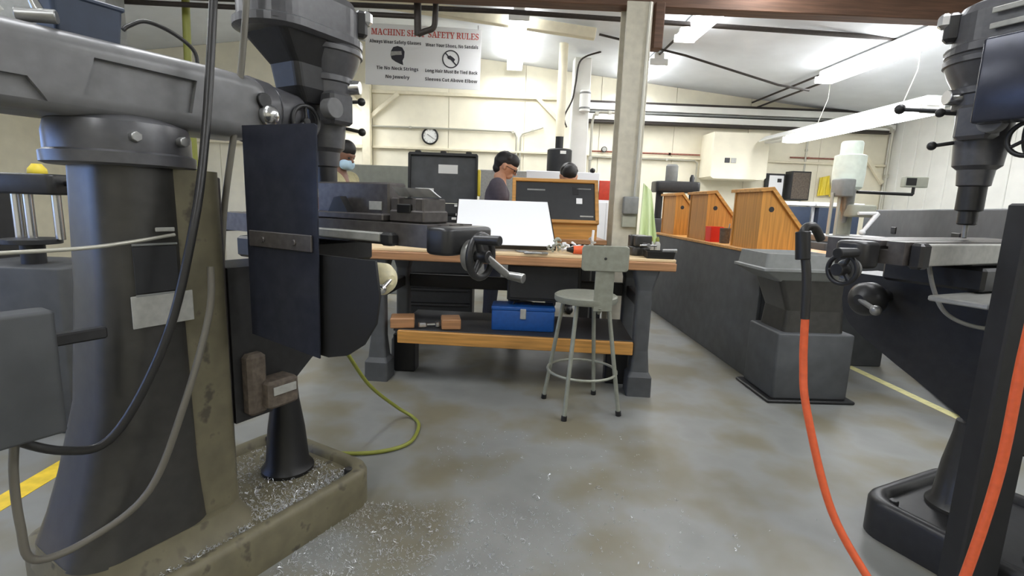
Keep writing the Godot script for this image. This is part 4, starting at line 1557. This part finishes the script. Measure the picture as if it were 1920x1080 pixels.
	t = thing("supply_cabinet", "white supply cabinet under the red box behind the column", "cabinet", Vector3(1.37, 0, -6.9))
	st = S()
	rbox(st, Vector3(0, 0.66, 0), Vector3(0.3, 1.3, 0.3), 0.01, 0.006)
	part("body", st, M.white, t)
	for x in [-0.072, 0.072]:
		st = S()
		box(st, Vector3(x, 0.66, 0.155), Vector3(0.138, 1.24, 0.014), 0.003)
		part("door", st, M.white, t)
	t = thing("red_box", "red metal box with dark corners on top of the white cabinet", "box", Vector3(1.37, 1.312, -6.87))
	st = S()
	rbox(st, Vector3(0, 0.125, 0), Vector3(0.23, 0.25, 0.2), 0.01, 0.006)
	part("box_body", st, M.red, t)
	for x in [-0.112, 0.112]:
		st = S()
		box(st, Vector3(x, 0.125, 0.095), Vector3(0.02, 0.248, 0.022), 0.003)
		part("corner_strip", st, M.dark, t)
	# cream vent box at the gable wall
	t = thing("vent_box", "cream boxed enclosure with a small dark grille on the gable wall", "vent box", Vector3(3.66, 1.72, -8.25))
	st = S()
	loft(st, [rr(0.40, 0.25, 0.01, 0.0), rr(0.44, 0.25, 0.01, 0.03), rr(0.44, 0.25, 0.01, 0.70)], false)
	part("box_body", st, M.wall, t)
	for x in [-0.2, -0.1]:
		st = S()
		box(st, Vector3(x, 0.28, 0.252), Vector3(0.08, 0.075, 0.012), 0.003)
		part("grille", st, M.dark if x < -0.15 else M.plate, t)
	# wall things
	t = thing("wall_clock", "round white wall clock with a dark rim above the tool chest", "clock", Vector3(-1.195, 2.25, -8.47))
	st = S()
	ring(st, Vector3.ZERO, Vector3(0, 0, 1), 0.122, 0.014, 40)
	part("rim", st, M.black, t)
	st = S()
	rod(st, Vector3(0, 0, -0.03), Vector3(0, 0, 0.0), 0.12, -1, 36)
	part("face", st, M.paper, t)
	for k in 12:
		var a := TAU * k / 12
		st = S()
		box(st, Vector3(sin(a) * 0.095, cos(a) * 0.095, 0.001), Vector3(0.006, 0.018, 0.004), 0.001, Basis(Vector3(0, 0, 1), -a))
		part("hour_mark", st, M.ink, t)
	st = S()
	box(st, Vector3(-0.022, 0.015, 0.004), Vector3(0.008, 0.055, 0.004), 0.001, Basis(Vector3(0, 0, 1), 0.95))
	part("hour_hand", st, M.ink, t)
	st = S()
	box(st, Vector3(0.03, -0.02, 0.007), Vector3(0.006, 0.08, 0.004), 0.001, Basis(Vector3(0, 0, 1), 0.95))
	part("minute_hand", st, M.ink, t)
	banner()
	t = thing("framed_notice", "white notice in a dark frame on the far wall, left of the dark cabinet", "notice", Vector3(4.48, 1.65, -8.46))
	st = S()
	box(st, Vector3.ZERO, Vector3(0.32, 0.42, 0.04), 0.004)
	part("frame", st, M.dark, t)
	st = S()
	box(st, Vector3(0.02, 0.0, 0.021), Vector3(0.24, 0.36, 0.004), 0.001)
	part("sheet", st, M.white, t)
	st = S()
	box(st, Vector3(0.07, 0.1, 0.024), Vector3(0.07, 0.06, 0.002), 0.0005)
	part("picture", st, M.dark, t)
	t = thing("wall_cabinet", "dark wall cabinet on the far wall beside the framed notice", "cabinet", Vector3(4.83, 1.67, -8.40))
	st = S()
	box(st, Vector3.ZERO, Vector3(0.32, 0.46, 0.2), 0.005)
	part("body", st, M.dark, t)
	st = S()
	box(st, Vector3(0, 0, 0.104), Vector3(0.28, 0.42, 0.01), 0.003)
	part("door", st, M.grime, t)
	for k in 2:
		st = S()
		var x := 5.22 + k * 0.2
		drape(st, [Vector3(x, 1.82, -8.44), Vector3(x + 0.16, 1.86, -8.44)], [Vector3(x - 0.02, 1.52, -8.44), Vector3(x + 0.18, 1.55, -8.44)], 2.0, 0.025)
		tag(part("yellow_apron", st, M.yellow), ["yellow apron hanging on the far wall, nearer the dark cabinet", "yellow apron hanging on the far wall behind the pale green drill"][k], "apron", "yellow aprons")
	for k in 2:
		t = thing("tool_cabinet", ["dark blue cabinet with white posts below the framed notice", "dark blue cabinet with white posts left of the pale green drill"][k], "cabinet", Vector3(3.58 + k * 0.62, 0, -6.5), 0.0, "dark blue cabinets")
		st = S()
		rbox(st, Vector3(0, 0.66, 0), Vector3(0.52, 1.30, 0.4), 0.01, 0.006)
		part("body", st, M.navy, t)
		for x in [-0.28, 0.28]:
			st = S()
			box(st, Vector3(x, 0.68, 0.1), Vector3(0.035, 1.36, 0.04), 0.004)
			part("post", st, M.white, t)
		st = S()
		box(st, Vector3(0, 1.345, 0.0), Vector3(0.60, 0.05, 0.42), 0.006)
		part("top_board", st, M.white, t)
	# grey drill behind the third case
	t = thing("bench_drill", "dark drilling machine with a grey motor drum behind the farthest wooden case", "drill", Vector3(2.12, 0, -6.55))
	st = S()
	rbox(st, Vector3(0.05, 0.55, 0), Vector3(0.5, 1.1, 0.4), 0.02, 0.01)
	part("stand", st, M.panel, t)
	st = S()
	rod(st, Vector3(-0.1, 1.09, -0.05), Vector3(-0.1, 1.5, -0.05), 0.045)
	part("column", st, M.black_iron, t)
	st = S()
	rbox(st, Vector3(0.08, 1.50, 0), Vector3(0.56, 0.14, 0.28), 0.05, 0.02)
	part("head", st, M.black_iron, t)
	st = S()
	lathe(st, [Vector2(0.07, 1.56), Vector2(0.075, 1.57), Vector2(0.075, 1.76), Vector2(0.06, 1.78)], 24, at(Vector3(0.02, 0, 0)))
	part("motor", st, M.grey, t)
	st = S()
	lathe(st, [Vector2(0.01, 1.32), Vector2(0.02, 1.33), Vector2(0.025, 1.44), Vector2(0.03, 1.62), Vector2(0.015, 1.66)], 16, at(Vector3(0.28, 0, 0.02)))
	part("spindle", st, M.black_iron, t)
	# conduits on the gable wall
	conduit("thin conduit along the gable wall under the banner, bending down at its right end", [Vector3(-2.12, 2.37, -8.46), Vector3(-0.9, 2.37, -8.46), Vector3(0.10, 2.37, -8.46), Vector3(0.17, 2.35, -8.46), Vector3(0.20, 2.28, -8.46), Vector3(0.20, 1.5, -8.46)], 0.016, M.conduit)
	conduit("conduit elbow rising to the right beside the bent gable conduit", [Vector3(0.26, 1.6, -8.46), Vector3(0.26, 2.28, -8.46), Vector3(0.29, 2.34, -8.46), Vector3(0.62, 2.45, -8.46)], 0.014, M.conduit, 2)
	conduit("upper of two level pipes on the gable wall right of the column", [Vector3(1.40, 2.11, -8.46), Vector3(2.2, 2.11, -8.46), Vector3(3.2, 2.11, -8.46)], 0.014, M.rust)
	conduit("lower of two level pipes on the gable wall, ending down by the vent box", [Vector3(1.40, 1.6, -8.46), Vector3(1.40, 1.98, -8.46), Vector3(1.44, 2.02, -8.46), Vector3(2.2, 2.02, -8.46), Vector3(3.12, 2.02, -8.46), Vector3(3.17, 1.98, -8.46), Vector3(3.17, 1.5, -8.46)], 0.014, M.conduit)
	conduit("conduit dropping down the gable wall beside the notice", [Vector3(4.95, 2.5, -8.46), Vector3(4.95, 2.0, -8.46), Vector3(4.95, 1.2, -8.46)], 0.014, M.conduit, 2)
	conduit("conduit down the right corner of the shop", [Vector3(5.7, 2.64, -8.3), Vector3(6.10, 2.64, -8.3), Vector3(6.18, 2.62, -8.3), Vector3(6.22, 2.54, -8.3), Vector3(6.22, 1.2, -8.3)], 0.02, M.conduit)
	conduit("short rust level conduit above the notice on the far wall", [Vector3(4.7, 2.13, -8.47), Vector3(5.3, 2.13, -8.47), Vector3(5.7, 2.13, -8.47)], 0.012, M.rust, 2)
	conduit("grey conduit rising beside the white post behind the column", [Vector3(1.24, 1.4, -7.45), Vector3(1.24, 2.4, -7.45), Vector3(1.26, 2.50, -7.45), Vector3(1.34, 2.54, -7.45), Vector3(1.62, 2.54, -7.45)], 0.018, M.conduit)
	# pipes and conduits under the roof
	pipe("roof_conduit", "dark conduit sloping under the roof toward the bright strip light", "conduit", [Vector3(1.12, 3.30, -6.6), Vector3(2.2, 3.10, -6.6), Vector3(3.4, 2.80, -6.6), Vector3(3.8, 2.75, -6.6)], 0.014, M.pipe)
	pipe("roof_conduit", "dark conduit running back from the strip light right of the column", "conduit", [Vector3(1.97, 3.19, -6.0), Vector3(1.97, 3.19, -6.9)], 0.014, M.pipe)
	pipe("roof_conduit", "upper dark conduit running back from the bright strip light", "conduit", [Vector3(3.99, 2.97, -6.7), Vector3(3.99, 2.97, -8.5)], 0.014, M.pipe)
	pipe("roof_conduit", "lower dark conduit running back from the bright strip light", "conduit", [Vector3(4.08, 2.90, -6.7), Vector3(4.08, 2.90, -8.5)], 0.014, M.pipe)
	pipe("roof_pipe", "long dark pipe crossing under the roof behind the timber beam", "pipe", [Vector3(-3.2, 3.13, -5.5), Vector3(0.0, 3.13, -5.5), Vector3(4.4, 3.03, -5.5)], 0.025, M.pipe)
	pipe("roof_pipe", "pale pipe crossing beside the dark roof pipe", "pipe", [Vector3(1.3, 3.12, -5.6), Vector3(4.4, 3.08, -5.6)], 0.02, M.fixture)
	t = thing("air_pipe", "black air pipe with a drop elbow and valve before the banner", "pipe")
	st = S()
	tube(st, [Vector3(-3.4, 2.72, -4.46), Vector3(-0.72, 2.70, -4.46)], 0.020, 12)
	part("pipe_run", st, M.pipe, t)
	st = S()
	tube(st, [Vector3(-0.74, 2.86, -4.46), Vector3(-0.735, 2.56, -4.46)], 0.03, 12)
	part("tee", st, M.pipe, t)
	st = S()
	tube(st, spline([Vector3(-0.735, 2.565, -4.46), Vector3(-0.68, 2.59, -4.46), Vector3(-0.61, 2.62, -4.46), Vector3(-0.595, 2.70, -4.46), Vector3(-0.59, 2.86, -4.46)], 5), 0.024, 12)
	part("elbow", st, M.pipe, t)
	pipe("hanging_rod", "yellow green hanging rod behind the left ram", "rod", [Vector3(-2.66, ceil_y(-2.66), -4.6), Vector3(-2.70, 2.2, -4.6), Vector3(-2.70, 0.0, -4.6)], 0.03, M.lime)

func banner() -> void:
	var t := thing("safety_banner", "white machine shop safety rules banner with red heading hanging at the gable", "banner", Vector3(-1.085, 3.06, -7.0), 0.0)
	t.rotation.z = -0.012
	var st := S()
	box(st, Vector3.ZERO, Vector3(1.49, 0.75, 0.006), 0.002)
	part("sheet", st, M.white, t)
	for x in [-0.7, 0.7]:
		st = S()
		rod(st, Vector3(x, 0.36, 0), Vector3(x, ceil_y(-1.085 + x) - 3.06 + 0.02, 0), 0.004)
		part("hanging_cord", st, M.grey, t)
	var z := 0.004
	words("MACHINE SHOP SAFETY RULES", 0.10, M.red_ink, t, Vector3(0.02, 0.275, z), Basis.IDENTITY, true, 1.38)
	words("Always Wear Safety Glasses", 0.055, M.ink, t, Vector3(-0.36, 0.16, z), Basis.IDENTITY, false, 0.66)
	words("Wear Your Shoes, No Sandals", 0.055, M.ink, t, Vector3(0.37, 0.15, z), Basis.IDENTITY, false, 0.68)
	words("Tie No Neck Strings", 0.055, M.ink, t, Vector3(-0.33, -0.16, z), Basis.IDENTITY, false, 0.54)
	words("No Jewelry", 0.055, M.ink, t, Vector3(-0.33, -0.265, z), Basis.IDENTITY, false, 0.31)
	words("Long Hair Must Be Tied Back", 0.055, M.ink, t, Vector3(0.37, -0.165, z), Basis.IDENTITY, false, 0.68)
	words("Sleeves Cut Above Elbow", 0.055, M.ink, t, Vector3(0.37, -0.27, z), Basis.IDENTITY, false, 0.68)
	# head with goggles, printed flat
	var c := Vector3(-0.33, 0.0, z)
	st = S()
	prism(st, [Vector2(-0.085, 0.05), Vector2(-0.055, 0.10), Vector2(0.0, 0.115), Vector2(0.06, 0.10), Vector2(0.09, 0.05), Vector2(0.085, -0.02), Vector2(0.065, -0.06), Vector2(0.075, -0.115), Vector2(0.03, -0.10), Vector2(-0.03, -0.075), Vector2(-0.075, -0.045), Vector2(-0.09, 0.0)], 0.002, at(c))
	part("head_print", st, M.ink, t)
	st = S()
	prism(st, [Vector2(-0.085, 0.045), Vector2(0.05, 0.055), Vector2(0.055, 0.01), Vector2(-0.02, 0.005), Vector2(-0.085, -0.01)], 0.002, at(c + Vector3(0, 0, 0.0015)))
	part("goggles_print", st, M.plate, t)
	c = Vector3(0.36, -0.01, z)
	st = S()
	ring(st, c, Vector3(0, 0, 1), 0.105, 0.007, 36)
	box(st, c, Vector3(0.21, 0.016, 0.004), 0.001, Basis(Vector3(0, 0, 1), -PI / 4))
	part("no_sign_print", st, M.ink, t)
	st = S()
	prism(st, [Vector2(-0.05, 0.03), Vector2(-0.01, 0.045), Vector2(0.03, 0.02), Vector2(0.055, 0.0), Vector2(0.04, -0.03), Vector2(0.0, -0.01), Vector2(-0.04, 0.005)], 0.002, at(c))
	part("sandal_print", st, M.ink, t)

func small_things() -> void:
	var t: Node3D
	var st := S()
	var g := Transform3D(Basis(Vector3.UP, -0.5469), Vector3(-1.087, 0, -1.54))
	var m := func(x: float, y: float, f: float) -> Vector3: return g * Vector3(x, y, -f)
	# on the ram of the left mill
	t = thing("plastic_bin", "dark blue bin lying on the ram of the left mill", "bin", m.call(0.02, 1.606, -0.10), -0.5469)
	st = S()
	loft(st, [rr(0.055, 0.07, 0.01, 0.0), rr(0.06, 0.078, 0.012, 0.085), rr(0.055, 0.073, 0.01, 0.085), rr(0.05, 0.066, 0.008, 0.008)], false)
	part("bin_body", st, M.navy, t)
	st = S()
	box(st, Vector3(0, 0.088, 0), Vector3(0.128, 0.012, 0.162), 0.003)
	part("lid", st, M.navy, t)
	var pts := []
	for i in 40:
		var a := i / 39.0
		pts.append(m.call(0.08, 1.614 + absf(sin(a * PI * 2)) * 0.03, -0.42 + a * 0.15))
	pipe("white_hose", "white hose looped on the ram of the left mill", "hose", pts, 0.008, M.plate)
	t = thing("hose_coupling", "shiny hose coupling clutter lying on the left mill ram beside the blue bin", "coupling", m.call(0.08, 1.606, -0.21), -0.3)
	st = S()
	rod(st, Vector3(-0.03, 0.016, 0.02), Vector3(0.03, 0.022, -0.03), 0.016)
	part("coupling_body", st, M.steel, t)
	st = S()
	rod(st, Vector3(0.0, 0.03, -0.01), Vector3(-0.01, 0.07, 0.0), 0.013, 0.009)
	part("fitting", st, M.chrome, t)
	pipe("lamp_cord", "black cord arching over the left mill ram behind the blue bin", "cord", spline([m.call(0.02, 1.66, 0.0), m.call(0.02, 1.675, 0.015), m.call(0.02, 1.70, 0.06), m.call(0.0, 1.695, 0.14), m.call(0.0, 1.66, 0.20), m.call(0.0, 1.606, 0.21)]), 0.006, M.hose_black)
	# on its table
	t = thing("angle_block", "grey steel block with a white label standing on the left mill table", "block", m.call(0.30, 1.1475, 0.60), -0.5469)
	st = S()
	box(st, Vector3(0, 0.065, 0), Vector3(0.36, 0.13, 0.09), 0.006)
	box(st, Vector3(-0.02, 0.012, 0.03), Vector3(0.44, 0.024, 0.13), 0.004)
	part("block", st, M.table, t)
	st = S()
	box(st, Vector3(0.12, 0.05, 0.0465), Vector3(0.06, 0.03, 0.004), 0.001)
	part("label_strip", st, M.plate, t)
	st = S()
	prism(st, [Vector2(-0.05, 0), Vector2(0.05, 0), Vector2(0.01, 0.055), Vector2(-0.02, 0.05)], 0.03, at(Vector3(-0.02, 0.024, 0.075)))
	part("clamp", st, M.black_iron, t)
	t = thing("machine_vise", "small dark vise with white rag near the right end of the left mill table", "vise", m.call(0.585, 1.1475, 0.59), -0.5469)
	st = S()
	box(st, Vector3(0, 0.02, 0), Vector3(0.15, 0.04, 0.13), 0.005)
	part("vise_body", st, M.table, t)
	for x in [-0.055, 0.05]:
		st = S()
		box(st, Vector3(x, 0.055, 0), Vector3(0.035, 0.05, 0.12), 0.004)
		part("jaw", st, M.table, t)
	st = S()
	box(st, Vector3(-0.01, 0.045, 0.06), Vector3(0.06, 0.03, 0.015), 0.003)
	part("slot_cover", st, M.black, t)
	st = S()
	drape(st, [m.call(0.515, 1.262, 0.54), m.call(0.655, 1.258, 0.56)], [m.call(0.50, 1.232, 0.60), m.call(0.66, 1.232, 0.62)], 3.0, 0.012, 0.01)
	tag(part("shop_rag", st, M.white), "crumpled white rag lying on the small dark vise", "rag")
	# air hoses
	pipe("air_hose", "yellow green air hose looping on the floor behind the left mill", "hose", spline([Vector3(-0.78, 0.60, -2.32), Vector3(-0.73, 0.50, -2.36), Vector3(-0.66, 0.27, -2.52), Vector3(-0.56, 0.08, -2.70), Vector3(-0.47, 0.011, -2.72), Vector3(-0.416, 0.011, -2.60), Vector3(-0.437, 0.011, -2.40), Vector3(-0.584, 0.011, -2.30), Vector3(-0.80, 0.011, -2.29), Vector3(-0.95, 0.011, -2.36)]), 0.0095, M.lime)
	t = thing("orange_air_hose", "orange air hose hanging from the right mill crank in a long loop", "hose")
	st = S()
	tube(st, spline([Vector3(0.888, 0.932, -1.42), Vector3(0.895, 0.79, -1.41), Vector3(0.905, 0.656, -1.38), Vector3(0.965, 0.387, -1.30), Vector3(1.05, 0.21, -1.20), Vector3(1.10, 0.10, -1.15), Vector3(1.135, 0.17, -1.10), Vector3(1.154, 0.365, -1.08), Vector3(1.185, 0.646, -1.08), Vector3(1.186, 0.956, -1.08), Vector3(1.19, 1.3, -1.06), Vector3(1.2, 1.8, -0.9), Vector3(1.2, 2.4, -0.6), Vector3(1.2, ceil_y(1.2) - 0.012, -0.4)]), 0.0108, 12)
	part("hose_line", st, M.orange, t)
	st = S()
	tube(st, spline([Vector3(0.93, 1.148, -1.46), Vector3(0.90, 1.185, -1.455), Vector3(0.87, 1.165, -1.45), Vector3(0.882, 1.05, -1.43), Vector3(0.888, 0.92, -1.42)]), 0.0125, 12)
	part("grip_sleeve", st, M.hose_black, t)
	st = S()
	rod(st, Vector3(0.872, 1.09, -1.44), Vector3(0.868, 1.17, -1.45), 0.02)
	part("coupler", st, M.black, t)
	# on the workbench
	t = thing("vise", "small grey bench vise on the workbench right of the backrest", "vise", Vector3(0.93, 0.908, -3.40), 0.2)
	st = S()
	rbox(st, Vector3(0, 0.03, 0), Vector3(0.13, 0.06, 0.12), 0.03, 0.01)
	part("vise_base", st, M.iron, t)
	st = S()
	rbox(st, Vector3(0, 0.095, -0.03), Vector3(0.12, 0.08, 0.05), 0.012, 0.008)
	rbox(st, Vector3(0, 0.10, 0.05), Vector3(0.12, 0.07, 0.04), 0.012, 0.008)
	part("jaw", st, M.iron, t)
	st = S()
	rod(st, Vector3(0, 0.075, 0.04), Vector3(0, 0.075, 0.14), 0.014)
	rod(st, Vector3(-0.06, 0.075, 0.13), Vector3(0.06, 0.075, 0.13), 0.006)
	part("screw_handle", st, M.steel, t)
	t = thing("tool_tray", "black tool tray on the right end of the workbench", "tray", Vector3(1.02, 0.908, -3.24), -0.09)
	st = S()
	loft(st, [rr(0.085, 0.06, 0.01, 0.0), rr(0.09, 0.065, 0.01, 0.045), rr(0.084, 0.059, 0.01, 0.045), rr(0.08, 0.055, 0.01, 0.008)], false)
	part("tray_body", st, M.black, t)
	st = S()
	rod(st, Vector3(0.02, 0.045, 0.0), Vector3(0.11, 0.05, 0.01), 0.012)
	part("wrench", st, M.steel, t)
	for i in 3:
		t = thing("green_bottle", ["green tipped clear bottle on the workbench, left of its twin", "green tipped clear bottle on the workbench, right of its twin", "green tipped clear bottle nearest the bench row"][i], "bottle", Vector3(1.0 + i * 0.045, 0.908, -3.52), 0.0, "green tipped bottles")
		st = S()
		lathe(st, [Vector2(0.02, 0), Vector2(0.022, 0.004), Vector2(0.022, 0.07), Vector2(0.012, 0.09)], 16)
		part("bottle_body", st, M.plate, t)
		st = S()
		lathe(st, [Vector2(0.013, 0.088), Vector2(0.013, 0.105), Vector2(0.006, 0.12)], 14)
		part("cap", st, M.lime, t)
	t = thing("hand_drill", "small orange hand drill lying on the workbench before the white board", "drill", Vector3(0.52, 0.908, -3.30), 0.1)
	st = S()
	rod(st, Vector3(-0.05, 0.03, 0), Vector3(0.06, 0.03, 0), 0.026, 0.03)
	part("drill_body", st, M.orange, t)
	st = S()
	rod(st, Vector3(-0.09, 0.03, 0), Vector3(-0.05, 0.03, 0), 0.012, 0.022)
	part("chuck", st, M.black, t)
	st = S()
	bar(st, Vector3(0.03, 0.02, 0.0), Vector3(0.05, 0.018, 0.09), 0.03, 0.035)
	part("grip", st, M.black, t)
	var rng := RandomNumberGenerator.new()
	rng.seed = 3
	for i in 3:
		st = S()
		crumple(st, Vector3([0.36, 0.47, 0.60][i], 0.909, [-3.275, -3.40, -3.42][i]), [0.055, 0.06, 0.055][i], [0.12, 0.09, 0.10][i], 20 + i)
		tag(part("shop_rag", st, [M.grey_green, M.white, M.plate][i]), ["crumpled grey green rag by the white board's lower right corner", "crumpled white rag behind the orange hand drill", "crumpled pale grey rag behind the orange drill, nearest the stool"][i], "rag", "rags on the workbench")
	for i in 2:
		t = thing("pliers", ["grey pliers lying on the workbench at the board's lower corner", "grey pliers lying beside the rags on the workbench front"][i], "pliers", Vector3(0.16 + i * 0.08, 0.908, -3.27 + i * 0.05), 0.6 + i, "pliers on the workbench")
		for q in [-1, 1]:
			st = S()
			tube(st, spline([Vector3(0, 0.008, 0.03), Vector3(q * 0.012, 0.008, 0.0), Vector3(q * 0.022, 0.008, -0.05), Vector3(q * 0.012, 0.008, -0.09)], 5), 0.006, 8)
			part("handle", st, M.steel, t)
		st = S()
		box(st, Vector3(0, 0.008, 0.04), Vector3(0.02, 0.012, 0.045), 0.003)
		part("jaw", st, M.steel, t)
	t = thing("rod_stand", "white upright rod on a small black foot on the workbench", "rod stand", Vector3(0.64, 0.908, -3.56))
	st = S()
	rod(st, Vector3(0, 0.015, 0), Vector3(0.005, 0.15, 0), 0.009)
	part("rod", st, M.white, t)
	st = S()
	rbox(st, Vector3(0, 0.01, 0), Vector3(0.06, 0.02, 0.05), 0.008, 0.004)
	part("foot", st, M.black, t)
	# on the column
	t = thing("outlet_box", "grey electrical outlet box with conduit on the cream column", "electrical box", Vector3(1.03, 1.24, -4.11))
	st = S()
	rbox(st, Vector3(0, 0, 0), Vector3(0.12, 0.14, 0.065), 0.012, 0.012)
	part("box_body", st, M.grey, t)
	st = S()
	rod(st, Vector3(0.03, 0.07, 0.0), Vector3(0.045, 1.52, 0.0), 0.013)
	part("conduit", st, M.conduit, t)
	st = S()
	box(st, Vector3(0, -0.13, -0.015), Vector3(0.115, 0.09, 0.03), 0.004)
	part("lower_plate", st, M.grey_green, t)
	st = S()
	drape(st, [Vector3(1.125, 1.42, -4.12), Vector3(1.19, 1.36, -4.10)], [Vector3(1.10, 0.93, -4.06), Vector3(1.25, 0.92, -4.02)], 2.0, 0.03, 0.02)
	tag(part("safety_vest", st, M.vest), "pale lime safety vest hanging beside the cream column", "vest")
	# on the bench row
	t = thing("red_bin", "small bright red box on the bench row ledge before the middle case", "box", Vector3(1.93, 0.945, -4.58), 0.0)
	st = S()
	loft(st, [rr(0.055, 0.06, 0.008, 0.0), rr(0.06, 0.066, 0.008, 0.135), rr(0.054, 0.06, 0.008, 0.135), rr(0.05, 0.055, 0.008, 0.01)], false)
	part("bin_body", st, mat(rgb(236, 52, 34), 0.5), t)
	t = thing("metal_cup", "dark metal cup standing beside the small red box", "cup", Vector3(1.95, 0.945, -4.40))
	st = S()
	lathe(st, [Vector2(0.038, 0), Vector2(0.042, 0.004), Vector2(0.046, 0.13), Vector2(0.042, 0.13), Vector2(0.038, 0.01), Vector2(0.0, 0.008)], 20)
	part("cup_body", st, M.grime, t)
	st = S()
	rod(st, Vector3(0.01, 0.01, 0), Vector3(0.03, 0.17, 0.01), 0.006)
	part("tool", st, M.plate, t)
	# swarf
	chips("scattered bright metal chips on the floor round the left mill", 3800, 11, func(r: RandomNumberGenerator) -> Vector3:
		var a := r.randf() * 2.4 - 1.5
		var d := absf(r.randfn(0.0, 0.42))
		var e := r.randf() * 1.25
		var px := -0.52 - 0.52 * e * 0.62 + d * (0.95 if r.randf() < 0.8 else 1.5)
		var pz := -1.90 + 0.85 * e * 0.75 - d * 0.15 * a
		return Vector3(px, 0, pz))
	chips("drift of bright metal chips lying on the left mill base", 3200, 12, func(r: RandomNumberGenerator) -> Vector3:
		var fx := r.randf_range(-0.24, 0.25)
		var f := r.randf_range(0.05, 0.58)
		if r.randf() < 0.5:
			fx = 0.25 - absf(r.randfn(0.0, 0.07))
			f = r.randf_range(-0.35, 0.56)
		fx = clampf(fx, -0.245, 0.25)
		return g * Vector3(fx, 0.1225, -f))
	chips("few bright metal chips lying on the floor before the stool", 260, 13, func(r: RandomNumberGenerator) -> Vector3: return Vector3(r.randf_range(-0.3, 0.8), 0, r.randf_range(-2.6, -1.5)))
